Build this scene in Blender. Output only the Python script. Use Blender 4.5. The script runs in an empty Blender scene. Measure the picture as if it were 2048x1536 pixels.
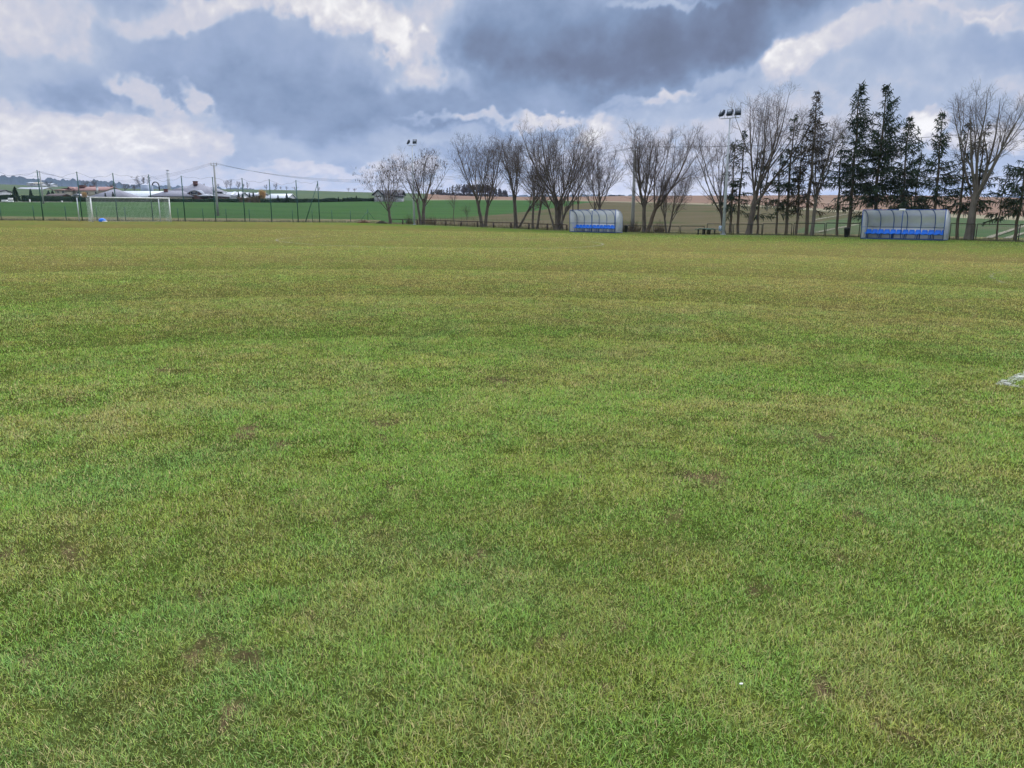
import bpy, math, random
import numpy as np
from mathutils import Vector
C = bpy.context.scene.collection
rad = math.radians
# ------------------------------------------------------------------ camera model and terrain profile
F, PIT, EYE, TILT = 1538.0, rad(12.55), 1.6, -0.0161
CP, SP = math.cos(PIT), math.sin(PIT)
def ray(x, y):
    a = (x-1024)/F; b = (768-y)/F; Y = CP+b*SP
    return a/Y, (b*CP-SP)/Y
def slope(y):
    b = (768-np.asarray(y, float))/F
    return (b*CP-SP)/(CP+b*SP)
FP, FD = np.array((-24.9, 101.0)), np.array((.81, .587))      # goal-end fence line
RP, RD = np.array((-13.6, 97.1)), np.array((.70, -.713))      # touchline rail line
RN = np.array((.713, .70))
MC = -0.197
def col_m(x): return (np.asarray(x, float)-1024)/F*CP
def fence_pt(m):
    a = (m*FP[1]-FP[0])/(FD[0]-FD[1]*m); return FP+a*FD
def rail_pt(m):
    t = (m*RP[1]-RP[0])/(RD[0]-RD[1]*m); return RP+t*RD
def Y0_of(m):
    m = np.asarray(m, float)
    a = (m*FP[1]-FP[0])/(FD[0]-FD[1]*m)
    t = (m*RP[1]-RP[0])/(RD[0]-RD[1]*m)
    return np.where(m < MC, FP[1]+a*FD[1], RP[1]+t*RD[1])
_kx = [714, 804, 1095, 1340, 1600, 1953, 2048, 2950]
_ky = [445.2, 448.5, 460, 467, 471.5, 481, 484, 530]
_kz = [1.6+float(Y0_of(col_m(x)))*float(slope(y)) for x, y in zip(_kx, _ky)]
_kz[0] = TILT*float(col_m(714))*float(Y0_of(col_m(714))); _kz[-1] = -.62
XS = np.array([-900, 0, 100, 290, 420, 500, 600, 730, 850, 950, 1030, 1140, 1190, 1300, 1400, 1500, 1660, 1910, 2048, 2950], float)
Y2 = np.array([170, 180, 180, 182, 185, 195, 215, 235, 250, 258, 260, 255, 250, 238, 222, 205, 172, 132, 118, 90], float)
V2 = np.array([403, 404, 404, 404.5, 404.5, 405, 404.5, 402, 400.5, 400, 400.5, 402, 403, 406, 409, 412, 423, 435, 441, 462], float)
Y3 = np.array([750, 750, 750, 720, 700, 680, 660, 640, 600, 560, 540, 520, 515, 510, 505, 500, 490, 470, 460, 440], float)
V3 = np.array([368, 368, 372, 378, 378, 379, 380.5, 384.5, 387, 391.5, 393.5, 393.5, 392.5, 391.5, 391, 391, 390, 392, 396, 402], float)
def rows(th):
    """distance and height of the profile rows at azimuth th"""
    th = np.asarray(th, float); tc = np.clip(th, -rad(51.3), rad(51.3)); m = np.tan(tc); cs = np.cos(tc)
    px = 1024+m/CP*F
    y0 = Y0_of(m); z0 = np.where(px < 714, TILT*m*y0, np.interp(px, _kx, _kz))
    y1 = y0+4.0/np.maximum(.75, cs); z1 = z0+np.where(px < 760, .38, .10)
    y2 = np.interp(px, XS, Y2); z2 = EYE+y2*slope(np.interp(px, XS, V2))
    yp = y2+18; 
    y3 = np.interp(px, XS, Y3); z3 = EYE+y3*slope(np.interp(px, XS, V3))
    zp = z2+(z3-z2)*(yp-y2)/(y3-y2)
    y4 = y3*1.25; z4 = z3-6
    R = np.stack([y0, y1, y2, yp, y3, y4])/cs; Z = np.stack([z0, z1, z2, zp, z3, z4])
    return R, Z
def terr(X, Y):
    X = np.atleast_1d(np.asarray(X, float)); Y = np.atleast_1d(np.asarray(Y, float))
    th = np.arctan2(X, Y); r = np.hypot(X, Y); R, Z = rows(th)
    q = np.clip((r/R[0]-.72)/.28, 0, 1); q = q*q*(3-2*q)
    pl = TILT*X
    z = pl+(Z[0]-TILT*np.sin(th)*R[0])*q
    z = np.where(np.abs(th) > rad(52), TILT*np.clip(X, -60, 60), z)
    for k in range(5):
        s = np.clip((r-R[k])/(R[k+1]-R[k]), 0, 1)
        z = np.where(r > R[k], Z[k]+s*(Z[k+1]-Z[k]), z)
    return z
def tz(X, Y): return float(terr(X, Y)[0])
def gpix(x, y):
    """ground point seen at a pixel (far ground searched outward from 1 m)"""
    m, sl = ray(x, y); lo = 1.0; Ys = np.concatenate([np.linspace(1, 60, 300), np.linspace(60.2, 700, 3200)])
    d = EYE+Ys*sl-terr(m*Ys, Ys); i = int(np.argmax(d < 0))
    if d[i] >= 0: i = len(Ys)-1
    Yv = Ys[i]; return np.array((m*Yv, Yv, tz(m*Yv, Yv)))
def at(x, Y):
    m = float(col_m(x)); return np.array((m*Y, Y, tz(m*Y, Y)))
def on_rail(x, off=0.0):
    """point at column x, off metres beyond (+) or in front (-) of the rail line"""
    m = float(col_m(x)); P = RP+RN*off; t = (m*P[1]-P[0])/(RD[0]-RD[1]*m); q = P+t*RD
    return np.array((q[0], q[1], tz(q[0], q[1])))
def hpix(x, y0, y1, Y): return Y*(ray(x, y1)[1]-ray(x, y0)[1])
# ------------------------------------------------------------------ numpy value noise
_rs = np.random.RandomState(7); _tab = _rs.rand(256, 256)
def vn(x, y):
    xi = np.floor(x).astype(int); yi = np.floor(y).astype(int); fx = x-xi; fy = y-yi
    fx = fx*fx*(3-2*fx); fy = fy*fy*(3-2*fy)
    g = lambda i, j: _tab[i & 255, j & 255]
    return (g(xi, yi)*(1-fx)+g(xi+1, yi)*fx)*(1-fy)+(g(xi, yi+1)*(1-fx)+g(xi+1, yi+1)*fx)*fy
def fbm(x, y, o=4):
    s = 0; a = .5; n = 0
    for k in range(o):
        s = s+a*vn(x*2**k+17.3*k, y*2**k+9.1*k); n += a; a *= .55
    return s/n
def sst(a, b, x):
    t = np.clip((x-a)/(b-a), 0, 1); return t*t*(3-2*t)
# ------------------------------------------------------------------ materials
def nd(nt, kind, **kw):
    n = nt.nodes.new(kind)
    for k, v in kw.items():
        if k in n.inputs.keys(): n.inputs[k].default_value = v
        else: setattr(n, k, v)
    return n
def newmat(name):
    m = bpy.data.materials.new(name); m.use_nodes = True; nt = m.node_tree; nt.nodes.clear()
    out = nt.nodes.new('ShaderNodeOutputMaterial'); return m, nt, out
def mixc(nt, fac, a, b, blend='MIX'):
    n = nt.nodes.new('ShaderNodeMix'); n.data_type = 'RGBA'; n.blend_type = blend
    for sock, v in ((n.inputs[0], fac), (n.inputs[6], a), (n.inputs[7], b)):
        if hasattr(v, 'links') or isinstance(v, bpy.types.NodeSocket): nt.links.new(v, sock)
        elif isinstance(v, (int, float)): sock.default_value = v
        else: sock.default_value = (*v, 1)
    return n.outputs[2]
def ramp(nt, src, p0, p1):
    n = nd(nt, 'ShaderNodeMapRange'); n.interpolation_type = 'SMOOTHSTEP'
    n.inputs['From Min'].default_value = p0; n.inputs['From Max'].default_value = p1
    nt.links.new(src, n.inputs['Value']); return n.outputs['Result']
def noise(nt, vec, scale, detail=4, rough=.55, dist=0.0):
    n = nd(nt, 'ShaderNodeTexNoise'); n.inputs['Scale'].default_value = scale; n.inputs['Detail'].default_value = detail
    n.inputs['Roughness'].default_value = rough; n.inputs['Distortion'].default_value = dist
    if vec is not None: nt.links.new(vec, n.inputs['Vector'])
    return n.outputs['Fac']
def mat(name, col, rough=.7, col2=None, scale=3.0, bump=0.0, metal=0.0, spec=.3, obj=True, stretch=None):
    m, nt, out = newmat(name); L = nt.links.new
    b = nd(nt, 'ShaderNodeBsdfPrincipled'); b.inputs['Roughness'].default_value = rough; b.inputs['Metallic'].default_value = metal
    b.inputs['Specular IOR Level'].default_value = spec
    tc = nd(nt, 'ShaderNodeTexCoord'); v = tc.outputs['Object']
    if stretch:
        mp = nd(nt, 'ShaderNodeMapping'); mp.inputs['Scale'].default_value = stretch; L(v, mp.inputs['Vector']); v = mp.outputs['Vector']
    nz = noise(nt, v, scale, 5)
    col2 = col2 or tuple(c*.72 for c in col)
    L(mixc(nt, ramp(nt, nz, .35, .68), col, col2), b.inputs['Base Color'])
    if bump:
        bp = nd(nt, 'ShaderNodeBump'); bp.inputs['Strength'].default_value = bump; bp.inputs['Distance'].default_value = .02
        L(noise(nt, v, scale*6, 4), bp.inputs['Height']); L(bp.outputs['Normal'], b.inputs['Normal'])
    L(b.outputs[0], out.inputs[0]); return m
# ------------------------------------------------------------------ mesh builder
class MB:
    def __init__(s): s.v = []; s.f = []; s.n = 0
    def add(s, v, f):
        v = np.asarray(v, float).reshape(-1, 3); s.v.append(v)
        for a in f:
            a = np.asarray(a, int)
            s.f.append(a+s.n)
        s.n += len(v)
    def box(s, c, d, rz=0.0, taper=1.0):
        x, y, z = (q/2 for q in d); P = []
        for sz in (-1, 1):
            k = taper if sz > 0 else 1
            for sx, sy in ((-1, -1), (1, -1), (1, 1), (-1, 1)): P.append((sx*x*k, sy*y*k, sz*z))
        P = np.array(P); cr, sr = math.cos(rz), math.sin(rz)
        P = np.stack([P[:, 0]*cr-P[:, 1]*sr, P[:, 0]*sr+P[:, 1]*cr, P[:, 2]], 1)+np.asarray(c, float)
        s.add(P, [np.array(((0, 3, 2, 1), (4, 5, 6, 7), (0, 1, 5, 4), (1, 2, 6, 5), (2, 3, 7, 6), (3, 0, 4, 7)))]); return s
    def poly(s, pts, faces): s.add(pts, [np.array([f]) for f in faces]); return s
    def tubes(s, pts, rd, sides=3, cap=False):
        """pts (B,n,3), rd (B,n)"""
        pts = np.asarray(pts, float); rd = np.asarray(rd, float)
        if pts.ndim == 2: pts = pts[None]
        if rd.ndim == 0: rd = np.full(pts.shape[:2], float(rd))
        if rd.ndim == 1: rd = rd[None]
        B, n, _ = pts.shape
        t = np.gradient(pts, axis=1); t /= np.linalg.norm(t, axis=2, keepdims=True)+1e-9
        ref = np.where(np.abs(t[:, :1, 2:3]) > .8, np.array((1., .13, 0)), np.array((.1, 0, 1.)))
        a = np.cross(t, ref); a /= np.linalg.norm(a, axis=2, keepdims=True)+1e-9; b = np.cross(t, a)
        an = np.arange(sides)*2*math.pi/sides
        ring = pts[:, :, None]+rd[:, :, None, None]*(a[:, :, None]*np.cos(an)[None, None, :, None]+b[:, :, None]*np.sin(an)[None, None, :, None])
        i = np.arange(B)[:, None, None]*n*sides+np.arange(n-1)[None, :, None]*sides
        k = np.arange(sides); k2 = (k+1) % sides
        q = np.stack([i+k, i+k2, i+k2+sides, i+k+sides], -1).reshape(-1, 4)
        fs = [q]
        if cap:
            fs.append(np.concatenate([np.arange(B)[:, None]*n*sides+np.arange(sides)[None, ::-1], np.arange(B)[:, None]*n*sides+(n-1)*sides+np.arange(sides)[None]]))
        s.add(ring.reshape(-1, 3), fs); return s
    def bar(s, p, q, r, sides=8, r2=None): return s.tubes(np.array([[p, q]], float), np.array([[r, r2 if r2 is not None else r]]), sides, True)
    def build(s, name, m, parent=None, loc=None, smooth=False):
        me = bpy.data.meshes.new(name); V = np.concatenate(s.v) if s.v else np.zeros((0, 3))
        me.vertices.add(len(V)); me.vertices.foreach_set('co', V.astype(np.float32).ravel())
        tot = np.concatenate([np.full(len(a), a.shape[1]) for a in s.f]); idx = np.concatenate([a.ravel() for a in s.f])
        st = np.concatenate([[0], np.cumsum(tot)[:-1]])
        me.loops.add(len(idx)); me.loops.foreach_set('vertex_index', idx.astype(np.int32))
        me.polygons.add(len(tot)); me.polygons.foreach_set('loop_start', st.astype(np.int32)); me.polygons.foreach_set('loop_total', tot.astype(np.int32))
        if smooth: me.polygons.foreach_set('use_smooth', np.ones(len(tot), bool))
        me.update(calc_edges=True)
        if m: me.materials.append(m)
        o = bpy.data.objects.new(name, me); C.objects.link(o)
        if parent: o.parent = parent
        if loc is not None: o.location = loc
        return o
def tag(o, label, cat, group=None):
    o['label'] = label; o['category'] = cat
    if group: o['group'] = group
    return o
def thing(name, label, cat, loc, rz=0.0, group=None):
    o = bpy.data.objects.new(name, None); C.objects.link(o); o.location = loc; o.rotation_euler = (0, 0, rz)
    o.empty_display_size = .2
    return tag(o, label, cat, group)
def dup(root, loc, rz, label, scale=None, group=None):
    r = root.copy(); C.objects.link(r); r.location = loc; r.rotation_euler = (0, 0, rz); r['label'] = label
    if scale: r.scale = (scale, scale, scale) if isinstance(scale, (int, float)) else scale
    if group: r['group'] = group
    for ch in list(root.children):
        c = ch.copy(); C.objects.link(c); c.parent = r
        for g in list(ch.children):
            d = g.copy(); C.objects.link(d); d.parent = c
    return r
def struct(o): o['kind'] = 'structure'; return o
def setcol(o, col):
    at_ = o.data.attributes.new('Col', 'FLOAT_COLOR', 'POINT')
    at_.data.foreach_set('color', np.concatenate([col, np.ones((len(col), 1))], 1).astype(np.float32).ravel())
def grid_faces(nr, nc, wrap=False):
    i = np.arange(nr-1)[:, None]*nc; j = np.arange(nc if wrap else nc-1)[None]; j2 = (j+1) % nc
    return np.stack([i+j, i+j2, i+nc+j2, i+nc+j], -1).reshape(-1, 4)
# ------------------------------------------------------------------ turf colours (real wear and species patches of the lawn)
CORNER = gpix(2004, 770)[:2]
LU = np.array((.745, .667)); LV = np.array((-.667, .745))
SPOTS = []
_sr = np.random.RandomState(5)
for px_, py_, rr in ((1408, 973, .36), (1700, 1055, .2), (1360, 1050, .18), (1480, 1000, .10), (1655, 1410, .18), (1640, 880, .2), (945, 1128, .12), (1035, 1065, .10),
                     (410, 1355, .14), (490, 1300, .10), (480, 1330, .08), (175, 1160, .10), (130, 1110, .09), (35, 1135, .09), (600, 1290, .08), (420, 1440, .1),
                     (780, 985, .12), (1000, 770, .3), (570, 890, .16), (345, 745, .35), (1210, 1385, .08), (1740, 1490, .08), (850, 1020, .1), (515, 860, .15), (1870, 885, .25), (1240, 1180, .08), (1330, 1175, .08), (760, 855, .2)):
    g = gpix(px_, py_); SPOTS.append((g[0], g[1], rr*.5))
for k in range(150):
    r = 2.2+20*_sr.rand()**.8; t = rad(40)*(2*_sr.rand()-1); SPOTS.append((r*math.sin(t), r*math.cos(t), .02+.04*_sr.rand()**2))
SPOTS = np.array(SPOTS)
def wear(X, Y):
    w = np.zeros(len(X)); dx = .16*(fbm(X*8, Y*8, 3)-.5)*2; dy = .16*(fbm(X*8+40, Y*8+11, 3)-.5)*2
    for sx, sy, sr in SPOTS:
        near = (np.abs(X-sx) < 3*sr) & (np.abs(Y-sy) < 3*sr)
        if near.any():
            d = np.hypot(X[near]-sx+dx[near], (Y[near]-sy+dy[near])*1.15)/sr
            w[near] = np.maximum(w[near], 1-sst(.2, 1.5, d))
    return w
def turf(X, Y):
    """albedo of the sward: green, olive and straw species patches"""
    r = np.hypot(X, Y)
    big = fbm(X/7+3, Y/7+8, 3); med = fbm(X/1.5+20, Y/1.1, 4); sm = fbm(X/.32, Y/.28+5, 3); st = fbm(X/9.0+50, Y/2.2+7, 3)
    g = .92+.7*(big-.5)+.72*(med-.5)+.95*(sm-.5)+.3*(st-.5)
    g = g-.66*sst(8, 21, Y+.12*X)-.10*sst(1, 4, -X)*(1-sst(4, 8, r))+.10*sst(.5, 4, X)*(1-sst(7, 12, r))
    drail = -((X-RP[0])*RN[0]+(Y-RP[1])*RN[1])
    g = g+.75*(1-sst(3, 15, drail+3*(st-.5)))
    g = np.clip(g, 0, 1)[:, None]
    ol = np.array((.218, .192, .066)); gr = np.array((.134, .208, .040)); gr2 = np.array((.118, .196, .064))
    c = ol+(gr-ol)*g
    blu = sst(.55, .72, fbm(X/1.1+70, Y/1.1+31, 3))[:, None]; c = c+(gr2*1.08-c)*blu*.32*g
    dry = sst(.60, .74, fbm(X/.75+11, Y/.6+90, 4))[:, None]*(1-.6*g); c = c+(np.array((.27, .22, .105))-c)*dry*.35
    yel = sst(.56, .72, fbm(X/.42+31, Y/.36+61, 3))[:, None]; c = c+(np.array((.235, .200, .045))-c)*yel*.22
    redd = sst(.52, .68, fbm(X/14+5, Y/4+33, 3))*sst(18, 32, Y); c = c+(np.array((.19, .145, .06))-c)*redd[:, None]*.3
    return c*(.9+.2*fbm(X/.9+3, Y/.5+60, 3))[:, None]
def line_dist(X, Y):
    dx = X-CORNER[0]; dy = Y-CORNER[1]; a = dx*LU[0]+dy*LU[1]; b = -(dx*LV[0]+dy*LV[1])
    d1 = np.where((a > -.06) & (a < 40.3), np.abs(b), 9); d2 = np.where((b > -.06) & (b < 16.5), np.abs(a), 9)
    return np.minimum(d1, d2*1.6)
GRASS = True; SKY_UP = 4.3; SKY_K = 1.0; GROUND_K = .60; BLADE_K = 1.95; HAZE = 0.00008
# ------------------------------------------------------------------ camera, sun, sky
sc = bpy.context.scene
cam = bpy.data.cameras.new('camera'); cam.sensor_width = 36; cam.lens = F/2048*36; cam.clip_end = 20000; cam.clip_start = .05
co = bpy.data.objects.new('camera', cam); C.objects.link(co); co.location = (0, 0, EYE); co.rotation_euler = (rad(90)-PIT, 0, 0); sc.camera = co
sc.view_settings.view_transform = 'Standard'; sc.view_settings.look = 'None'; sc.view_settings.exposure = 0; sc.view_settings.gamma = 1
SUN_EL, SUN_AZ = rad(44), rad(16)
sd = Vector((math.sin(SUN_AZ)*math.cos(SUN_EL), math.cos(SUN_AZ)*math.cos(SUN_EL), math.sin(SUN_EL)))
sl = bpy.data.lights.new('sun', 'SUN'); sl.energy = 1.5; sl.angle = rad(14); sl.color = (1, .95, .88)
so = bpy.data.objects.new('sun', sl); C.objects.link(so); so.rotation_euler = sd.to_track_quat('Z', 'Y').to_euler(); so.location = (0, 0, 60)
W = bpy.data.worlds.new('World'); sc.world = W; W.use_nodes = True; nt = W.node_tree; nt.nodes.clear(); L = nt.links.new
def M(op, a, b=None, c=None):
    n = nt.nodes.new('ShaderNodeMath'); n.operation = op
    for k, v in enumerate((a, b, c)):
        if v is None: continue
        if isinstance(v, bpy.types.NodeSocket): L(v, n.inputs[k])
        else: n.inputs[k].default_value = v
    return n.outputs[0]
def ae(x, y):
    m, s_ = ray(x, y); return math.degrees(math.atan(m)), math.degrees(math.atan2(s_, math.hypot(1, m)))
# overhead cloud deck, brighter towards the hidden sun
tc = nd(nt, 'ShaderNodeTexCoord'); vm = nt.nodes.new('ShaderNodeVectorMath'); vm.operation = 'DOT_PRODUCT'; L(tc.outputs['Generated'], vm.inputs[0]); vm.inputs[1].default_value = tuple(sd)
up = nd(nt, 'ShaderNodeMapRange'); up.interpolation_type = 'SMOOTHSTEP'; up.inputs['From Min'].default_value = .2; up.inputs['From Max'].default_value = 1.0; up.inputs['To Min'].default_value = SKY_UP*.62; up.inputs['To Max'].default_value = SKY_UP*1.5; L(vm.outputs['Value'], up.inputs['Value'])
bgc = nd(nt, 'ShaderNodeBackground'); L(mixc(nt, ramp(nt, noise(nt, tc.outputs['Generated'], 2.2, 3), .35, .65), (.66, .69, .76), (.42, .47, .58)), bgc.inputs[0]); L(up.outputs['Result'], bgc.inputs[1])
sky = nd(nt, 'ShaderNodeTexSky'); sky.sky_type = 'NISHITA'; sky.sun_disc = False; sky.sun_elevation = SUN_EL; sky.sun_rotation = SUN_AZ
bgs = nd(nt, 'ShaderNodeBackground'); bgs.inputs[1].default_value = .08; L(sky.outputs[0], bgs.inputs[0])
ms = nd(nt, 'ShaderNodeMixShader'); ms.inputs[0].default_value = .92; L(bgs.outputs[0], ms.inputs[1]); L(bgc.outputs[0], ms.inputs[2])
wo = nd(nt, 'ShaderNodeOutputWorld'); L(ms.outputs[0], wo.inputs[0])
W.cycles.sampling_method = 'MANUAL'; W.cycles.sample_map_resolution = 512
sc.cycles.max_bounces = 6; sc.cycles.diffuse_bounces = 2; sc.cycles.glossy_bounces = 2; sc.cycles.transmission_bounces = 4; sc.cycles.transparent_max_bounces = 16; sc.cycles.volume_bounces = 0
sc.cycles.use_adaptive_sampling = True

# ------------------------------------------------------------------ sky: the band of clouds above the horizon
_t2 = np.random.RandomState(21).rand(256, 256, 2)*2-1
def gn(x, y):
    xi = np.floor(x).astype(int); yi = np.floor(y).astype(int); fx = x-xi; fy = y-yi
    u = fx*fx*fx*(fx*(fx*6-15)+10); v = fy*fy*fy*(fy*(fy*6-15)+10)
    def g(i, j): q = _t2[(xi+i) & 255, (yi+j) & 255]; return q[..., 0]*(fx-i)+q[..., 1]*(fy-j)
    return (g(0, 0)*(1-u)+g(1, 0)*u)*(1-v)+(g(0, 1)*(1-u)+g(1, 1)*u)*v
def gf(x, y, o=5, ro=.5, billow=False):
    s_ = 0; a = 1.0; ca, sa = math.cos(.65), math.sin(.65); n = 0
    for k in range(o):
        q = gn(x+13.7*k, y+5.3*k); s_ = s_+a*((1-np.abs(q)*2.6) if billow else q*1.5); n += a; a *= ro; x, y = (x*ca-y*sa)*2.03, (x*sa+y*ca)*2.03
    return s_/n
BL = [(60, 112, 230, 36, 2, .44, .9), (205, 186, 125, 40, 12, .60, 1), (110, 150, 90, 22, 0, .44, .6), (40, 30, 340, 60, 0, .16, .6), (120, 290, 260, 60, 0, .15, .8),
      (330, 262, 120, 50, 8, .13, .8), (425, 270, 45, 50, 0, .10, .7), (470, 130, 280, 130, 10, .58, 1), (640, 90, 190, 80, 0, .54, .9), (560, 205, 230, 50, 14, .68, .9), (740, 225, 290, 70, 12, .66, 1),
      (930, 220, 170, 44, 5, .66, .9), (640, 310, 240, 40, -4, .50, .8), (400, 190, 22, 34, -30, .12, .6), (320, 190, 60, 22, 30, .14, .6), (395, 20, 150, 24, -8, .24, .7), (560, 4, 220, 18, 0, .20, .75), (700, 22, 110, 36, 20, .12, .9),
      (795, 70, 46, 36, 40, .06, 1), (860, 115, 26, 40, 20, .22, .7), (890, 160, 34, 22, -20, .18, .6), (948, 172, 34, 30, 0, .14, .8), (1010, 30, 60, 70, 10, .44, .6), (1010, 100, 100, 80, 0, .70, .8), (1240, 100, 310, 100, 4, .78, .95),
      (1430, 60, 310, 66, -8, .86, .95), (1120, 190, 250, 40, 0, .70, .8), (1300, 115, 220, 40, -6, .88, .7), (1080, 20, 120, 50, 0, .72, .6), (1590, 122, 70, 32, -30, .04, 1), (1470, 165, 80, 13, -8, .36, .5), (1700, 62, 90, 20, -22, .22, .8), (1640, 95, 50, 24, -30, .14, .7),
      (1330, 8, 90, 8, 0, .3, .5), (1820, 40, 320, 60, 0, .32, .5), (1890, 10, 110, 8, 5, .22, .6), (1985, 32, 60, 10, 10, .16, .8), (1880, 110, 240, 60, 0, .46, .9), (1990, 85, 110, 40, 0, .58, .8), (1700, 190, 260, 60, 0, .44, .8), (1820, 195, 120, 50, 0, .48, .6),
      (1345, 193, 50, 11, -6, .16, .8), (1250, 200, 60, 10, -4, .38, .5), (1200, 250, 26, 36, 0, .12, .8), (1090, 236, 60, 9, 0, .16, .8), (960, 248, 130, 10, 0, .26, .7), (1400, 230, 200, 34, 0, .40, .7),
      (1862, 245, 44, 40, 0, .04, 1), (1975, 270, 80, 30, 0, .18, .8), (1460, 280, 120, 34, 0, .30, .7), (1250, 300, 200, 34, 0, .36, .7), (700, 338, 180, 12, 0, .22, .7), (880, 285, 130, 16, 0, .40, .6), (1650, 290, 200, 50, 0, .36, .7),
      (150, 335, 300, 20, 0, .25, .7), (1000, 372, 1400, 18, 0, .28, .5), (1290, 372, 300, 24, 0, .25, .6)]
def sky_dome():
    az = np.concatenate([np.arange(-47, 47.01, .075), np.arange(49, 312, 2.5)]); el = np.concatenate([np.arange(-2, 0, .4), np.arange(0, 15.5, .07), np.arange(15.6, 27, .5)])
    A, E_ = np.meshgrid(az, el)
    h = 9.0*np.log((np.maximum(E_, -1)+5)/5); qx, qy = A, h*1.55
    wx = 3.0*gf(qx*.11, qy*.11, 3)+2.3*gf(qx*.33+9, qy*.33+4, 4)+1.0*gf(qx*1.1+3, qy*1.1+8, 4); wy = 1.2*gf(qx*.11+40, qy*.11+7, 3)+1.25*gf(qx*.33+19, qy*.33+44, 4)+.65*gf(qx*1.1+33, qy*1.1+81, 4)
    X_, Y_ = A+wx, E_+wy
    D = .42+.5*gf(qx*.06, qy*.09, 3)
    for x, y, rx, ry, rot, dk, wt in BL:
        a0, e0 = ae(x, y); cx = math.cos(math.radians(a0)); sx = rx*57.3/F*CP*cx*cx; sy = ry*57.3/F*CP*cx; r_ = rad(rot); dx, dy = X_-a0, Y_-e0
        u = (dx*math.cos(r_)-dy*math.sin(r_))/sx; v = (dx*math.sin(r_)+dy*math.cos(r_))/sy
        k = np.clip(1.42-np.sqrt(u*u+v*v), 0, 2)/.95; k = np.clip(k, 0, 1); k = k*k*(3-2*k)*min(wt, 1); D = D+(dk-D)*k
    soft = gf(qx*.22+5, qy*.30+2, 5, .52); puff = gf(qx*.55+2, qy*.62+71, 6, .55, True)-.35; fine = gf(qx*1.3+61, qy*1.5+21, 4, .55)
    edge = np.exp(-((D-.22)/.17)**2)
    D = D+.23*soft*(.5+.6*np.clip(D, 0, 1))-.24*puff*(edge*.85+.15)+.05*fine*(edge+.3)
    rim = gf(qx*.8+17, qy*.8+33, 4, .55); D = D-.13*np.exp(-((D-.36)/.055)**2)*np.clip(.35+rim*1.6, 0, 1)
    st = np.array([0, .12, .26, .42, .56, .70, .84, 1.0]); cl = np.array([(.97, .955, .95), (.745, .735, .775), (.60, .61, .705), (.44, .515, .67), (.32, .405, .59), (.225, .305, .47), (.165, .205, .315), (.122, .145, .21)])
    D = np.clip(D, 0, 1); col = np.stack([np.interp(D, st, cl[:, k]) for k in range(3)], -1)
    lowh = np.exp(-np.maximum(E_, 0)/1.6)[..., None]*.45; col = col+(np.array((.69, .68, .74))-col)*lowh
    topk = sst(15, 26, E_)[..., None]; col = col+(np.array((.58, .61, .69))*1.25-col)*topk
    a, e = np.radians(A), np.radians(E_); R_ = 11000.0
    P = np.stack([R_*np.sin(a)*np.cos(e), R_*np.cos(a)*np.cos(e), R_*np.sin(e)], -1).reshape(-1, 3)
    m, nt, out = newmat('cloudy sky'); at_ = nd(nt, 'ShaderNodeAttribute'); at_.attribute_name = 'Col'; em = nd(nt, 'ShaderNodeEmission'); em.inputs[1].default_value = SKY_K
    nt.links.new(at_.outputs['Color'], em.inputs[0]); nt.links.new(em.outputs[0], out.inputs[0]); m.cycles.emission_sampling = 'NONE'
    b = MB(); b.add(P, [grid_faces(len(el), len(az), True)]); o = struct(b.build('sky', m, smooth=True)); setcol(o, col.reshape(-1, 3)); return o
sky_dome()
# ------------------------------------------------------------------ ground materials
def ground_mat(name, c1, c2, c3, sc1, sc2, stripe=None, rough=.95, bump=.6):
    m, nt, out = newmat(name); L = nt.links.new
    g = nd(nt, 'ShaderNodeNewGeometry'); P = g.outputs['Position']
    if stripe:
        mp = nd(nt, 'ShaderNodeMapping'); mp.inputs['Rotation'].default_value = (0, 0, rad(stripe[0])); mp.inputs['Scale'].default_value = (stripe[1], stripe[2], 1); L(P, mp.inputs['Vector']); V = mp.outputs[0]
    else: V = P
    a = mixc(nt, ramp(nt, noise(nt, V, sc1, 5, .6), .38, .62), c1, c2)
    a = mixc(nt, ramp(nt, noise(nt, P, sc2, 6, .65), .5, .68), a, c3)
    a = mixc(nt, .35, a, mixc(nt, noise(nt, P, 3.0, 4), (.55, .55, .55), (1.45, 1.45, 1.45)), 'MULTIPLY')
    b = nd(nt, 'ShaderNodeBsdfPrincipled'); b.inputs['Roughness'].default_value = rough; b.inputs['Specular IOR Level'].default_value = 0; L(a, b.inputs['Base Color'])
    bp = nd(nt, 'ShaderNodeBump'); bp.inputs['Strength'].default_value = bump; bp.inputs['Distance'].default_value = .15; L(noise(nt, P, 1.2, 6, .7), bp.inputs['Height']); L(bp.outputs[0], b.inputs['Normal'])
    L(b.outputs[0], out.inputs[0]); return m
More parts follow.
